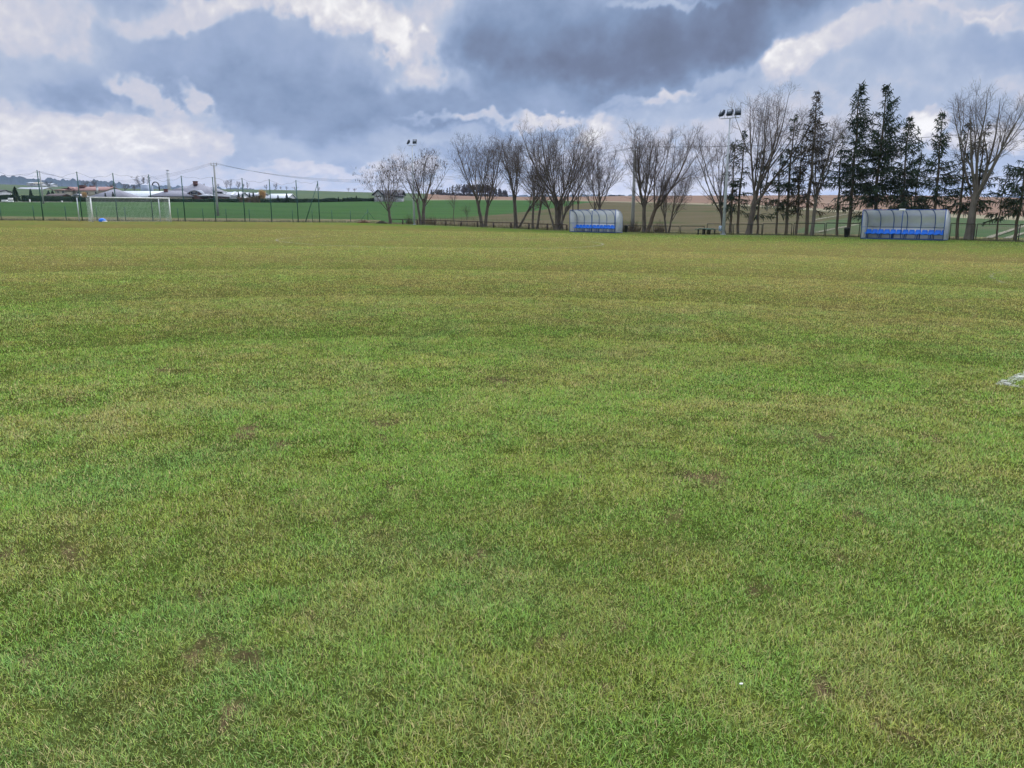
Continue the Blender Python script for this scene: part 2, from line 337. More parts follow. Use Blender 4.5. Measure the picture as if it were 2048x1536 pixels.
def turf_mat():
    m, nt, out = newmat('turf'); L = nt.links.new
    at_ = nd(nt, 'ShaderNodeAttribute'); at_.attribute_name = 'Col'; g = nd(nt, 'ShaderNodeNewGeometry'); P = g.outputs['Position']
    f1 = noise(nt, P, 3.2, 6, .7); f2 = noise(nt, P, 22, 5, .7)
    c = mixc(nt, .8, at_.outputs['Color'], mixc(nt, ramp(nt, f1, .28, .72), (.72, .74, .70), (1.25, 1.22, 1.2)), 'MULTIPLY')
    c = mixc(nt, .8, c, mixc(nt, ramp(nt, f2, .25, .75), (.50, .53, .5), (1.48, 1.44, 1.42)), 'MULTIPLY')
    b = nd(nt, 'ShaderNodeBsdfPrincipled'); b.inputs['Roughness'].default_value = .95; b.inputs['Specular IOR Level'].default_value = 0; L(c, b.inputs['Base Color'])
    bp = nd(nt, 'ShaderNodeBump'); bp.inputs['Strength'].default_value = .7; bp.inputs['Distance'].default_value = .04
    ad = nd(nt, 'ShaderNodeMath'); ad.operation = 'ADD'; L(noise(nt, P, 9, 6, .75), ad.inputs[0]); L(noise(nt, P, 55, 3, .7), ad.inputs[1]); L(ad.outputs[0], bp.inputs['Height']); L(bp.outputs[0], b.inputs['Normal'])
    L(b.outputs[0], out.inputs[0]); return m
TURF = turf_mat()
# pitch: polar sheet, fine in view, closed all round
thA = np.linspace(-rad(52), rad(52), 520); thB = np.linspace(rad(52), rad(308), 64)[1:-1]
TH = np.concatenate([thA, thB]); R0 = rows(TH)[0][0]; R0[len(thA):] = np.interp(TH[len(thA):], [rad(52), rad(180), rad(308)], [R0[len(thA)-1], 90, R0[0]])
s = np.linspace(0, 1, 250)[:, None]; RR = .05*(R0[None]/.05)**s
X = RR*np.sin(TH)[None]; Y = RR*np.cos(TH)[None]; Z = terr(X.ravel(), Y.ravel())
me = MB(); me.add(np.stack([X.ravel(), Y.ravel(), Z], 1), [grid_faces(250, len(TH), True), np.arange(len(TH))[None, :]])
o = struct(me.build('pitch', TURF, smooth=True)); xf, yf = X.ravel(), Y.ravel()
colr = turf(xf, yf); nr = np.hypot(xf, yf) < 30; w_ = np.zeros(len(xf)); w_[nr] = wear(xf[nr], yf[nr]); colr = colr+(np.array((.30, .20, .13))-colr)*w_[:, None]*.8
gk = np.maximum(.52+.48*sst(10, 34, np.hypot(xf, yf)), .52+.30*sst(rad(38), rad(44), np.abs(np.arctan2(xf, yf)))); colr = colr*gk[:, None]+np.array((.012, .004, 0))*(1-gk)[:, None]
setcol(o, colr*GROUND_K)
# the fields beyond the fences: strips of land, each meeting the next
def strip(name, k, th0, th1, m, ns=14, jag=0.0, top=False):
    n = max(12, int((th1-th0)/rad(.28))); th = np.linspace(th0, th1, n); R, Zz = rows(th)
    s = np.linspace(0, 1, ns)[:, None]; r = R[k]+s*(R[k+1]-R[k]); z = Zz[k]+s*(Zz[k+1]-Zz[k])
    x = r*np.sin(th); y = r*np.cos(th); z = z+.25*np.sin(s*math.pi)*(fbm(x/14, y/14, 3)-.5)*min(1, (k+.2)*.6)
    b = MB(); b.add(np.stack([x.ravel(), y.ravel(), z.ravel()], 1), [grid_faces(ns, n)])
    return struct(b.build(name, m, smooth=True))
def thx(x): return math.atan(float(col_m(x)))
A0, A1 = -rad(75), rad(75)
VERGE = ground_mat('dry verge', (0.120, 0.112, 0.056), (0.152, 0.124, 0.080), (0.080, 0.104, 0.040), .35, 1.1)
CROP = ground_mat('young green crop', (0.035, 0.072, 0.026), (0.043, 0.085, 0.029), (0.048, 0.072, 0.032), .05, .30, (24, .3, 2.6))
STUB = ground_mat('stubble with regrowth', (0.073, 0.067, 0.037), (0.093, 0.077, 0.050), (0.048, 0.063, 0.028), .16, .06, (-52, .22, 2.2))
DULL = ground_mat('far meadow', (0.077, 0.102, 0.056), (0.062, 0.087, 0.053), (0.099, 0.108, 0.062), .02, .01, (20, .4, 1.5))
PLOW = ground_mat('ploughed earth', (0.178, 0.122, 0.089), (0.155, 0.102, 0.076), (0.198, 0.142, 0.102), .03, .012, (5, .4, 2.4))
PALE = ground_mat('pale dry grass strip', (0.215, 0.189, 0.130), (0.182, 0.163, 0.111), (0.143, 0.137, 0.085), .05, .2)
WINT = ground_mat('sparse winter crop', (.050, .082, .038), (.072, .088, .048), (.088, .085, .055), .12, .06, (-40, .25, 2.4))
strip('verge', 0, A0, A1, VERGE, 6)
strip('ploughed_field', 4, A0, A1, PLOW, 4)
# crop and stubble share the land between verge and far edge; their border runs slantwise
def split_field():
    th = np.linspace(A0, A1, 560); R, Zz = rows(th); px = 1024+np.tan(np.clip(th, -rad(51), rad(51)))/CP*F
    bx = [820, 830, 880, 968, 1022, 1075, 1111, 1140, 1195]; by = [436, 436, 437, 432, 427, 420, 415.6, 410, 403]
    f = np.zeros(len(th))
    for i, (t, p) in enumerate(zip(th, px)):
        if p < 830: f[i] = 0
        elif p > 1195: f[i] = 1
        else:
            yb = np.interp(p, bx, by); m = math.tan(t); Ys = np.linspace(R[1][i]*math.cos(t), R[2][i]*math.cos(t), 400)
            zz = np.interp(Ys, [Ys[0], Ys[-1]], [Zz[1][i], Zz[2][i]]); f[i] = np.argmin(np.abs(EYE+Ys*float(slope(yb))-zz))/399
    def part(name, m, lo, hi, sel):
        t = th[sel]; s = np.linspace(0, 1, 26)[:, None]; s = lo[sel]+(hi[sel]-lo[sel])*s
        r = R[1][sel]+s*(R[2][sel]-R[1][sel]); z = Zz[1][sel]+s*(Zz[2][sel]-Zz[1][sel]); x = r*np.sin(t); y = r*np.cos(t)
        z = z+.5*np.sin(s*math.pi)*(fbm(x/22, y/22, 3)-.5)
        b = MB(); b.add(np.stack([x.ravel(), y.ravel(), z.ravel()], 1), [grid_faces(26, len(t))]); return struct(b.build(name, m, smooth=True))
    one = np.ones(len(th)); zer = np.zeros(len(th)); i0 = int(np.argmax(f > 0)); i1 = int(np.argmax(f >= 1))
    part('crop_field', CROP, f, one, slice(0, i1+1)); g = np.interp(px, [1590, 1650, 1750, 1890], [0, .30, .70, 1.0]); g = np.minimum(g, np.where(px < 1590, 0, 1)); i2 = int(np.argmax(px > 1590)); i3 = int(np.argmax(px > 1890))
    part('stubble_field', STUB, np.where(px > 1590, g, 0), f, slice(max(0, i0-1), i3+1)); part('winter_crop_field', WINT, zer, g, slice(i2-1, len(th)))
split_field()
tA = thx(852)
strip('meadow', 2, A0, tA, DULL, 4); strip('meadow', 3, A0, tA, DULL, 10)
strip('dry_grass_strip', 2, tA, A1, PALE, 4); strip('ploughed_field', 3, tA, A1, PLOW, 10)
# wooded hills far off: ridge with an uneven tree-top line
def hills():
    px = np.linspace(-1500, 3400, 1400); m = col_m(px); yy = np.interp(px, [-1500, -300, 0, 40, 80, 120, 200, 270, 330, 420, 520, 640, 760, 3400], [352, 351, 352, 353, 358, 357, 361, 368, 372, 376, 379, 384, 390, 396])
    th = np.arctan(m); rr = 3000.0; V = []
    for j, (dr, kz) in enumerate(((-900, 0), (-600, .30), (-300, .66), (0, 1.0), (300, .8), (600, -.3))):
        zt = EYE+rr*slope(yy); z = -20+(zt+20)*kz if kz >= 0 else np.full(len(px), -40.)
        jag = (fbm(px/7.0, np.full(len(px), j*3.7), 2)-.5)*14*(1 if kz > .2 else 0)+(fbm(px/1.7, np.full(len(px), j*9.1), 2)-.5)*9*(1 if kz > .2 else 0)
        r = (rr+dr)/np.cos(np.clip(th, -1.2, 1.2)); V.append(np.stack([r*np.sin(th), r*np.cos(th), z+jag], 1))
    b = MB(); b.add(np.concatenate(V), [grid_faces(6, len(px))])
    return struct(b.build('hills', ground_mat('distant woods', (.020, .030, .018), (.028, .032, .022), (.034, .028, .02), .02, .006), smooth=False))
hills()
# white field markings, worn into the grass
def marking(name, pts, w, col):
    pts = np.array(pts, float); t = np.gradient(pts, axis=0); t /= np.linalg.norm(t, axis=1, keepdims=True)+1e-9; n = np.stack([-t[:, 1], t[:, 0]], 1)
    a = pts+n*w/2; b_ = pts-n*w/2; V = np.concatenate([np.c_[a, terr(a[:, 0], a[:, 1])+.014], np.c_[b_, terr(b_[:, 0], b_[:, 1])+.014]]); k = len(pts)
    b = MB(); i = np.arange(k-1); b.add(V, [np.stack([i, i+k, i+k+1, i+1], 1)]); return struct(b.build(name, col))
def chalk(name, dens, tone=(.62, .62, .58)):
    m, nt, out = newmat(name); L = nt.links.new; g = nd(nt, 'ShaderNodeNewGeometry'); P = g.outputs['Position']
    b = nd(nt, 'ShaderNodeBsdfPrincipled'); b.inputs['Base Color'].default_value = (*tone, 1); b.inputs['Roughness'].default_value = .95
    t = nd(nt, 'ShaderNodeBsdfTransparent'); mx = nd(nt, 'ShaderNodeMixShader')
    L(ramp(nt, noise(nt, P, 4, 6, .75), .62-dens*.3, .72-dens*.2), mx.inputs[0]); L(t.outputs[0], mx.inputs[1]); L(b.outputs[0], mx.inputs[2]); L(mx.outputs[0], out.inputs[0]); return m
CH3 = chalk('almost gone chalk', .30, (.30, .29, .18)); CH1, CH2 = chalk('worn chalk', .5, (.30, .31, .26)), chalk('faded chalk', .72, (.235, .215, .12))
ln = lambda p, q, n=60: [tuple(np.array(p)+(np.array(q)-np.array(p))*k/(n-1)) for k in range(n)]
arc = lambda c, r, a0, a1, n=120: [(c[0]+r*math.cos(a0+(a1-a0)*k/(n-1)), c[1]+r*math.sin(a0+(a1-a0)*k/(n-1))) for k in range(n)]
marking('pitch_marking', ln(CORNER, CORNER+LU*40.3, 200), .12, CH1); marking('pitch_marking', ln(CORNER-LV*.02, CORNER-LV*16.5, 80), .09, CH1)
ac = gpix(1982, 553)[:2]; acc = CORNER+LU*20.2-LV*5.5; marking('pitch_marking', arc(acc, float(np.linalg.norm(acc-ac)), math.pi*.30, math.pi*1.05), .10, CH3)
cc = (gpix(560, 478)[:2]+gpix(1202, 487)[:2])/2; marking('pitch_marking', arc(cc, 8.85, 0, 2*math.pi, 200), .13, CH2)
hv = (gpix(250, 493)[:2]-gpix(0, 493)[:2]); hv /= np.linalg.norm(hv); marking('pitch_marking', ln(gpix(0, 493)[:2]-hv*12, cc+(cc-gpix(0, 493)[:2])*1.3, 200), .12, CH2)
EDGE = chalk('dry litter on the edge', .55, (.26, .235, .15))
marking('worn_edge', [tuple(on_rail(x, -2.6)[:2]) for x in np.linspace(1236, 1720, 120)], .55, EDGE); marking('worn_edge', [tuple(on_rail(x, -1.9)[:2]) for x in np.linspace(800, 1135, 120)], .5, EDGE)
TRK = chalk('pale field track', .85, (.165, .145, .095))
for (xa, ya), (xb, yb) in (((1976, 478), (2075, 444)), ((2012, 479), (2090, 455)), ((1628, 440.5), (1712, 426)), ((1632, 466.5), (1715, 450))): marking('field_track', ln(gpix(xa, ya)[:2], gpix(xb, yb)[:2], 60), .45, TRK).location[2] = .06
# ------------------------------------------------------------------ grass: short mown blades
def grass():
    rs = np.random.RandomState(11); xs, ys, wf = [], [], []
    for r0, r1, den in ((1.3, 3.2, 30000), (3.2, 5, 19000), (5, 7, 12500), (7, 10, 7000), (10, 15, 3300), (15, 22, 1350), (22, 36, 380), (36, 66, 70)):
        n = int(rad(40)*(r1*r1-r0*r0)*den); r = np.sqrt(rs.rand(n)*(r1*r1-r0*r0)+r0*r0); t = (rs.rand(n)*2-1)*rad(40); xs.append(r*np.sin(t)); ys.append(r*np.cos(t))
    ne = 620000; ey = -.4+9.9*rs.rand(ne)**1.3; ex = (rs.rand(ne)*2-1)*(2.9+.84*np.maximum(ey, 0)); er = np.hypot(ex, ey); k = (np.abs(np.arctan2(ex, ey)) > rad(40)) | (er < 1.3); n0 = sum(len(q) for q in xs); xs.append(ex[k]); ys.append(ey[k])
    x, y = np.concatenate(xs), np.concatenate(ys); wide = np.where(np.arange(len(x)) < n0, 1.0, 1.7)
    w = wear(x, y); tuft = fbm(x/.11, y/.11+9, 2); keep = (rs.rand(len(x)) > w*.5) & (rs.rand(len(x)) < .45+1.1*tuft); x, y, w, tuft, wide = x[keep], y[keep], w[keep], tuft[keep], wide[keep]
    n = len(x); r = np.hypot(x, y); z = terr(x, y)
    ln_ = (.014+.021*rs.rand(n)+.014*(rs.rand(n) < .07))*(.7+.6*tuft)*(1-.45*w)*np.clip(1+.25*(fbm(x/.6, y/.6, 2)-.5)*2, .6, 1.5)
    wd = (.0013+.0009*rs.rand(n))*np.maximum(1, r/2.8)*wide
    ph = rs.rand(n)*2*math.pi; tl = np.clip(rs.normal(rad(46), rad(20), n), rad(8), rad(84)); tl2 = np.clip(tl+rs.normal(rad(18), rad(22), n), 0, rad(110))
    d = np.stack([np.cos(ph), np.sin(ph)], 1); sd_ = np.stack([-d[:, 1], d[:, 0]], 1)*(wd/2)[:, None]
    B0 = np.stack([x, y, z-.004], 1); l1 = ln_*.55; l2 = ln_*.45
    M1 = B0+np.c_[d*(np.sin(tl)*l1)[:, None], np.cos(tl)*l1]; T1 = M1+np.c_[d*(np.sin(tl2)*l2)[:, None], np.cos(tl2)*l2]
    T1[:, 2] = np.maximum(T1[:, 2], z+.003); S = np.c_[sd_, np.zeros(n)]
    nr_ = r < 8.5; fr_ = ~nr_; n1, n2 = int(nr_.sum()), int(fr_.sum()); i = np.arange(n1)[:, None]*5; b = MB()
    b.add(np.stack([B0-S, B0+S, M1+S*.85, M1-S*.85, T1], 1)[nr_].reshape(-1, 3), [i+np.array([[0, 1, 2, 3]]), i+np.array([[3, 2, 4]])])
    b.add(np.stack([B0-S*1.2, B0+S*1.2, T1], 1)[fr_].reshape(-1, 3), [np.arange(n2)[:, None]*3+np.array([[0, 1, 2]])])
    c = turf(x, y); k = rs.rand(n)[:, None]; q = rs.rand(n)[:, None]
    c = c*(.56+1.0*k**1.3); c = c*np.where(q > .5, np.array((1.08, 1.0, .85)), np.array((.9, 1.02, 1.06)))
    gsat = np.clip((c[:, 1]-c[:, 0])*12, 0, 1)
    straw = rs.rand(n) < (.09+.35*w+.14*(1-gsat)*(r < 14)); ln_s = straw; c[straw] = np.array((.32, .265, .125))*(.5+.75*rs.rand(straw.sum()))[:, None]
    dark = rs.rand(n) < .10; c[dark] *= .55
    ld = line_dist(x, y); on = (ld < .06) & (rs.rand(n) < .80*sst(.08, .42, fbm(x/.16, y/.16, 3))); c[on] = np.array((.32, .33, .28))*(.75+.4*rs.rand(on.sum()))[:, None]
    m, nt, out = newmat('grass blades'); L = nt.links.new
    at_ = nd(nt, 'ShaderNodeAttribute'); at_.attribute_name = 'Col'
    df = nd(nt, 'ShaderNodeBsdfDiffuse'); tr = nd(nt, 'ShaderNodeBsdfTranslucent'); gl = nd(nt, 'ShaderNodeBsdfGlossy'); gl.inputs['Roughness'].default_value = .5; gl.inputs['Color'].default_value = (.5, .5, .5, 1)
    L(at_.outputs['Color'], df.inputs[0]); L(mixc(nt, .5, at_.outputs['Color'], (1.2, 1.25, .7), 'MULTIPLY'), tr.inputs[0])
    m1 = nd(nt, 'ShaderNodeMixShader'); m1.inputs[0].default_value = .36; L(df.outputs[0], m1.inputs[1]); L(tr.outputs[0], m1.inputs[2])
    m2 = nd(nt, 'ShaderNodeMixShader'); m2.inputs[0].default_value = .035; L(m1.outputs[0], m2.inputs[1]); L(gl.outputs[0], m2.inputs[2]); L(m2.outputs[0], out.inputs[0])
    o = b.build('grass', m); setcol(o, np.concatenate([np.repeat(c[nr_]*BLADE_K, 5, axis=0), np.repeat(c[fr_]*BLADE_K, 3, axis=0)])); o['kind'] = 'stuff'; o['label'] = 'short patchy mown grass of the football pitch'; o['category'] = 'grass'
if GRASS: grass()
# ------------------------------------------------------------------ object materials
BLUE = mat('blue paint', (.020, .075, .26), .45, (.018, .062, .21), 8); SEATM = mat('blue plastic', (.006, .19, .80), .4, (.006, .16, .70), 5, spec=.4)
WHITE = mat('white paint', (.78, .78, .76), .5, (.68, .68, .66), 5); GALV = mat('galvanised steel', (.50, .53, .56), .5, (.42, .45, .48), 9)
GREENP = mat('dark green paint', (.016, .075, .062), .5, (.012, .055, .045), 6); OLIVEP = mat('weathered green rail', (.035, .045, .028), .7, (.05, .04, .028), 4)
RUST = mat('dark weathered rail', (.040, .028, .020), .85, (.065, .045, .032), 6, .3); CONC = mat('grey concrete', (.36, .36, .35), .85, (.27, .27, .26), 2, .3, stretch=(3, 3, .5))
BLACKP = mat('black plastic', (.014, .014, .016), .5, (.03, .03, .03), 6); BENCHG = mat('green bench paint', (.075, .16, .115), .6, (.06, .125, .09), 8)
LAMPD = mat('dark lamp housing', (.02, .032, .048), .5); LAMPG = mat('lamp glass', (.12, .15, .19), .15, spec=.6)
BARK = mat('grey brown bark', (.120, .100, .078), .95, (.070, .058, .048), 5, .6, stretch=(1, 1, .3)); BARK2 = mat('pale ash bark', (.150, .132, .104), .95, (.10, .088, .070), 5, .5, stretch=(1, 1, .3))
TWIG = mat('dark twigs', (.068, .052, .044), .9, (.095, .070, .057), 2); TWIG2 = mat('tan twigs', (.100, .080, .062), .9, (.08, .062, .048), 2); SEEDM = mat('brown seed clusters', (.085, .058, .038), .9)
SPBARK = mat('spruce bark', (.125, .098, .066), .95, (.082, .068, .048), 5, .6, stretch=(1, 1, .3)); DRYB = mat('dead spruce twigs', (.085, .062, .046), .95)
def leafmat(name, c1, c2, c3):
    m, nt, out = newmat(name); L = nt.links.new; g = nd(nt, 'ShaderNodeNewGeometry')
    a = mixc(nt, ramp(nt, noise(nt, g.outputs['Position'], 1.1, 3), .35, .65), c1, c2); a = mixc(nt, ramp(nt, noise(nt, g.outputs['Position'], 5, 3), .5, .7), a, c3)
    d = nd(nt, 'ShaderNodeBsdfDiffuse'); t = nd(nt, 'ShaderNodeBsdfTranslucent'); L(a, d.inputs[0]); L(a, t.inputs[0]); x = nd(nt, 'ShaderNodeMixShader'); x.inputs[0].default_value = .3
    L(d.outputs[0], x.inputs[1]); L(t.outputs[0], x.inputs[2]); L(x.outputs[0], out.inputs[0]); return m
NEEDLE = leafmat('dark spruce needles', (.030, .056, .034), (.046, .076, .040), (.058, .074, .038)); NEEDLEB = leafmat('browned spruce needles', (.040, .044, .024), (.055, .048, .030), (.080, .056, .038))
HEDGE = leafmat('dark hedge leaves', (.022, .042, .026), (.032, .054, .030), (.045, .05, .03)); ORANGE = leafmat('orange willow twigs', (.74, .50, .24), (.62, .42, .20), (.52, .36, .19)); SHRUBM = leafmat('brown shrub twigs', (.12, .085, .062), (.085, .07, .045), (.14, .10, .07))
def sheet(clear=.42):
    m, nt, out = newmat('cloudy polycarbonate'); L = nt.links.new; tcn = nd(nt, 'ShaderNodeTexCoord')
    c = mixc(nt, ramp(nt, noise(nt, tcn.outputs['Object'], 1.3, 5, .6, .6), .35, .7), (.88, .90, .91), (.78, .80, .80))
    d = nd(nt, 'ShaderNodeBsdfDiffuse'); t = nd(nt, 'ShaderNodeBsdfTranslucent'); L(c, d.inputs[0]); L(c, t.inputs[0]); tp = nd(nt, 'ShaderNodeBsdfTransparent'); tp.inputs[0].default_value = (.90, .92, .92, 1)
    gl = nd(nt, 'ShaderNodeBsdfGlossy'); gl.inputs['Roughness'].default_value = .22
    a = nd(nt, 'ShaderNodeMixShader'); a.inputs[0].default_value = .45; L(d.outputs[0], a.inputs[1]); L(t.outputs[0], a.inputs[2])
    b = nd(nt, 'ShaderNodeMixShader'); b.inputs[0].default_value = clear; L(a.outputs[0], b.inputs[1]); L(tp.outputs[0], b.inputs[2])
    f = nd(nt, 'ShaderNodeMixShader'); f.inputs[0].default_value = .17; L(b.outputs[0], f.inputs[1]); L(gl.outputs[0], f.inputs[2]); L(f.outputs[0], out.inputs[0]); return m
POLY = sheet(.50); LOWP = sheet(.05)
def glass(): return mat('dark window glass', (.03, .035, .045), .12, (.05, .055, .065), 1, spec=.6)
GLASS = glass()
# ------------------------------------------------------------------ dugouts
DW = math.atan2(RD[1], RD[0])
def rib_profile(n=9):
    p = [(.0, 1.95), (.10, 1.95)]
    for k in range(1, n+1):
        a = math.pi/2*k/n; p.append((.10+.92*math.sin(a), 1.20+.75*math.cos(a)))
    return p+[(1.03, .8), (1.03, .0)]
def make_dugout(label, loc):
    Lg = 5.25; t = thing('dugout', label, 'dugout', loc, DW, 'team dugouts beside the pitch'); pr = rib_profile()
    f = MB()
    for p, q in (((0, 0, .03), (Lg, 0, .03)), ((0, 1.03, .03), (Lg, 1.03, .03)), ((0, 0, .03), (0, 1.03, .03)), ((Lg, 0, .03), (Lg, 1.03, .03)), ((-.02, .0, 1.95), (Lg+.02, 0, 1.95)), ((0, 1.02, .78), (Lg, 1.02, .78)), ((0, .02, .80), (0, 1.0, .80)), ((Lg, .02, .80), (Lg, 1.0, .80))):
        f.bar(p, q, .030 if p[2] != .78 and p[2] != .80 else .017, 6)
    f.build('frame', BLUE, t)
    for x in (0, Lg*.5, Lg): MB().bar((x, 0, .03), (x, 0, 1.95), .028, 6).build('post', BLUE, t)
    for k in range(7):
        x = Lg*k/6; y_ = [(x, y-.02 if 0 < y else y, z-.012) for y, z in pr]; MB().tubes(np.array(y_)[None], np.full((1, len(y_)), .026), 5, True).build('rib', BLUE, t)
    pu = pr[:-1]; n = len(pu); lo = MB(); lo.add([(0, 1.046, .05), (Lg, 1.046, .05), (Lg, 1.046, .79), (0, 1.046, .79)], [np.array([[0, 1, 2, 3]])]); lo.build('lower_panel', LOWP, t).modifiers.new('s', 'SOLIDIFY').thickness = .008
    b = MB(); P = np.array([(x, y+.014, z+.014) for x in np.linspace(0, Lg, 13) for y, z in pu]); b.add(P, [grid_faces(13, n)]); o = b.build('roof_panel', POLY, t, smooth=True)
    o.modifiers.new('s', 'SOLIDIFY').thickness = .008
    for x in (-.012, Lg+.012):
        b = MB(); pts = [(x, 0, .03)]+[(x, y, z) for y, z in pr[::1]]; b.poly(pts, [list(range(len(pts)))]); o = b.build('side_panel', POLY, t); o.modifiers.new('s', 'SOLIDIFY').thickness = .008
    b = MB(); 
    for y in (.52, .82): b.bar((.12, y, .335), (Lg-.12, y, .335), .022, 6)
    for k in range(7):
        xc = .16+(Lg-.32)*k/6
        for dx in ((-.07, .07) if 0 < k < 6 else (0,)):
            for y in (.52, .82): b.bar((xc+dx, y, .03), (xc+dx, y, .335), .024, 6)
    b.build('bench_frame', BLUE, t)
    prof = [(.0, .345, .80), (.02, .375, .92), (.12, .38, 1), (.26, .365, 1), (.33, .39, 1), (.37, .45, 1), (.395, .54, .97), (.405, .61, .88), (.407, .645, .66)]
    for k in range(13):
        xc = .20+(Lg-.40)*k/12; b = MB(); V = []; nx = 7
        for y, z, w in prof:
            for j in range(nx):
                u = j/(nx-1)*2-1; V.append((xc+u*.188*w, .47+y-.03*u*u*(z > .45), z+.035*abs(u)**3*(z < .45)))
        b.add(V, [grid_faces(len(prof), nx)]); o = b.build('seat', SEATM, t, smooth=True); o.modifiers.new('s', 'SOLIDIFY').thickness = .02
    s = MB().box((Lg*.49, -.05, 1.955), (.40, .012, .13)).build('sign_plate', WHITE, t); s['label'] = 'small white plate fixed to the middle of the top rail'
    return t
make_dugout('curved clear-roofed dugout with blue seats nearest the spruces, at right', at(1726, 54.5)+np.array((0, 0, .0)))
make_dugout('curved clear-roofed dugout with blue seats between the leafless trees, farther away', at(1140, 72.0))
# ------------------------------------------------------------------ goal, net poles, bundle
g0 = at(184, 79.9); gl_dir = np.array((.765, .644)); grz = math.atan2(gl_dir[1], gl_dir[0]); W_, H_, D_ = 7.6, 2.44, 1.9
t = thing('football_goal', 'white full-size football goal with net in front of the green fence', 'goal', g0, grz)
for x in (0, W_): MB().bar((x, 0, -.05), (x, 0, H_), .06, 10).build('goal_post', WHITE, t)
MB().bar((-.06, 0, H_), (W_+.06, 0, H_), .06, 10).build('crossbar', WHITE, t)
def netmat(): return mat('white net cord', (.62, .66, .64), .8)
NETM = netmat(); b = MB(); st = .13
def strand(p, q, r=.0045): b.tubes(np.array([[p, q]], float), np.full((1, 2), r), 3)
for k in range(int(W_/st)+1): x = k*st; strand((x, D_, 0), (x, D_, H_)); strand((x, 0, H_-.02), (x, D_, H_-.02))
for k in range(int(H_/st)+1): strand((0, D_, k*st), (W_, D_, k*st))
for k in range(int(D_/st)+1): strand((0, k*st, H_-.02), (W_, k*st, H_-.02)); strand((0, k*st, 0), (0, k*st, H_)); strand((W_, k*st, 0), (W_, k*st, H_))
for k in range(int(H_/st)+1): strand((0, 0, k*st), (0, D_, k*st)); strand((W_, 0, k*st), (W_, D_, k*st))
b.build('net', NETM, t)
for x, y, Y, lab in ((157, 442, 82.0, 'pale grey net pole left of the white goal'), (319.5, 443.5, 88.0, 'pale grey net pole behind the right end of the white goal')):
    p = at(x, Y); t = thing('net_pole', lab, 'pole', p, 0, 'net poles behind the goal'); hh = hpix(x, y, 395, Y); MB().bar((0, 0, -.1), (0, 0, hh), .05, 8).build('pole', GALV, t); MB().bar((0, 0, hh), (0, 0, hh+.04), .06, 8).build('cap', GALV, t)
def lump(b, r, seed, sx=1, sy=1, sz=1, n=14, m=9, c=(0, 0, 0)):
    rs = np.random.RandomState(seed); V = []
    for i in range(m):
        a = math.pi*i/(m-1)
        for j in range(n):
            q = 2*math.pi*j/n; d = np.array((math.sin(a)*math.cos(q), math.sin(a)*math.sin(q), math.cos(a))); k = r*(.8+.45*float(fbm(np.array([d[0]*2+seed]), np.array([d[1]*2+d[2]*1.7+seed]), 3)[0]))
            V.append((c[0]+d[0]*k*sx, c[1]+d[1]*k*sy, max(-.03, c[2]+d[2]*k*sz)))
    b.add(V, [grid_faces(m, n, True)]); return b
p = at(203, 82.3); t = thing('tarp_bundle', 'bundled blue and white tarpaulin lying inside the goal', 'tarpaulin', p, grz)
lump(MB(), .24, 3, 1.5, .8, 1.0, c=(0, 0, .10)).build('blue_sheet', SEATM, t, smooth=True); lump(MB(), .16, 8, 2.0, 1.2, .5, c=(.16, -.06, .03)).build('white_sheet', WHITE, t, smooth=True)
# ------------------------------------------------------------------ goal-end fences
def fence_at(x, off=0.0):
    m = float(col_m(x)); n = np.array((-FD[1], FD[0])); P = FP+n*off; a = (m*P[1]-P[0])/(FD[0]-FD[1]*m); q = P+a*FD; return np.array((q[0], q[1], tz(q[0], q[1])))
tall = [-310, -195, -98, -8, 80-1, 157+7, 230+3.5, 304.5, 369, 430, 488.5, 542.5, 595.5, 638]; tops = [None]*4+[342, 345, 348.5, 352, 355.5, 358, 361, 363, 365.5, 367]
bases = [85, 163, 234, 304.6, 369, 430.5, 489, 542.8, 595.6, 638.5]
org = fence_at(300); t = thing('ball_stop_fence', 'tall green post-and-net ball-stop fence behind the white goal', 'fence', org)
tp = []
for x in [-195, -98, -4]+bases:
    p = fence_at(x)-org; MB().bar(p, p+np.array((0, 0, 5.15)), .055, 8).build('post', GREENP, t); tp.append(p)
e_ = tp[-1]; fd3 = np.array((FD[0], FD[1], 0))/math.hypot(*FD)
MB().bar(e_-fd3*1.95, e_+np.array((0, 0, 4.9)), .04, 6).build('brace', GREENP, t)
MB().bar(e_-fd3*1.95+np.array((-.3, 1.5, 0)), e_+np.array((0, 0, 5.0)), .022, 6).build('brace', GREENP, t)
b = MB(); rs = np.random.RandomState(4)
for i in range(len(tp)-1):
    n = 14; s = np.linspace(0, 1, n); sag = (.18+.5*rs.rand())*4*s*(1-s); wob = .10*np.sin(s*14+i*3)
    pts = tp[i][None]+(tp[i+1]-tp[i])[None]*s[:, None]; pts = pts+np.c_[np.zeros((n, 2)), 5.1-sag*.9+wob*(s*(1-s)*4)]; b.tubes(pts[None], np.full((1, n), .011), 3)
b.build('top_cable', BLACKP, t)
b = MB(); a0, a1 = tp[0], tp[-1]; Ln = np.linalg.norm((a1-a0)[:2]); nv = int(Ln/.14)
P = a0[None]+(a1-a0)[None]*np.linspace(0, 1, nv)[:, None]; P[:, 2] = terr(P[:, 0]+org[0], P[:, 1]+org[1])-org[2]
b.tubes(np.stack([P, P+np.array((0, 0, 3.1))], 1), np.full((nv, 2), .0030), 3)
for k in range(23):
    b.tubes((P[::6]+np.array((0, 0, .03+.14*k)))[None], np.full((1, len(P[::6])), .0030), 3)
b.build('net', mat('green net cord', (.06, .12, .09), .8), t)
low = [-150, -70, 1, 67, 131, 193, 250, 355.5, 405.5, 452, 498.5, 584.8, 624, 663.5, 700.5, 735.5]
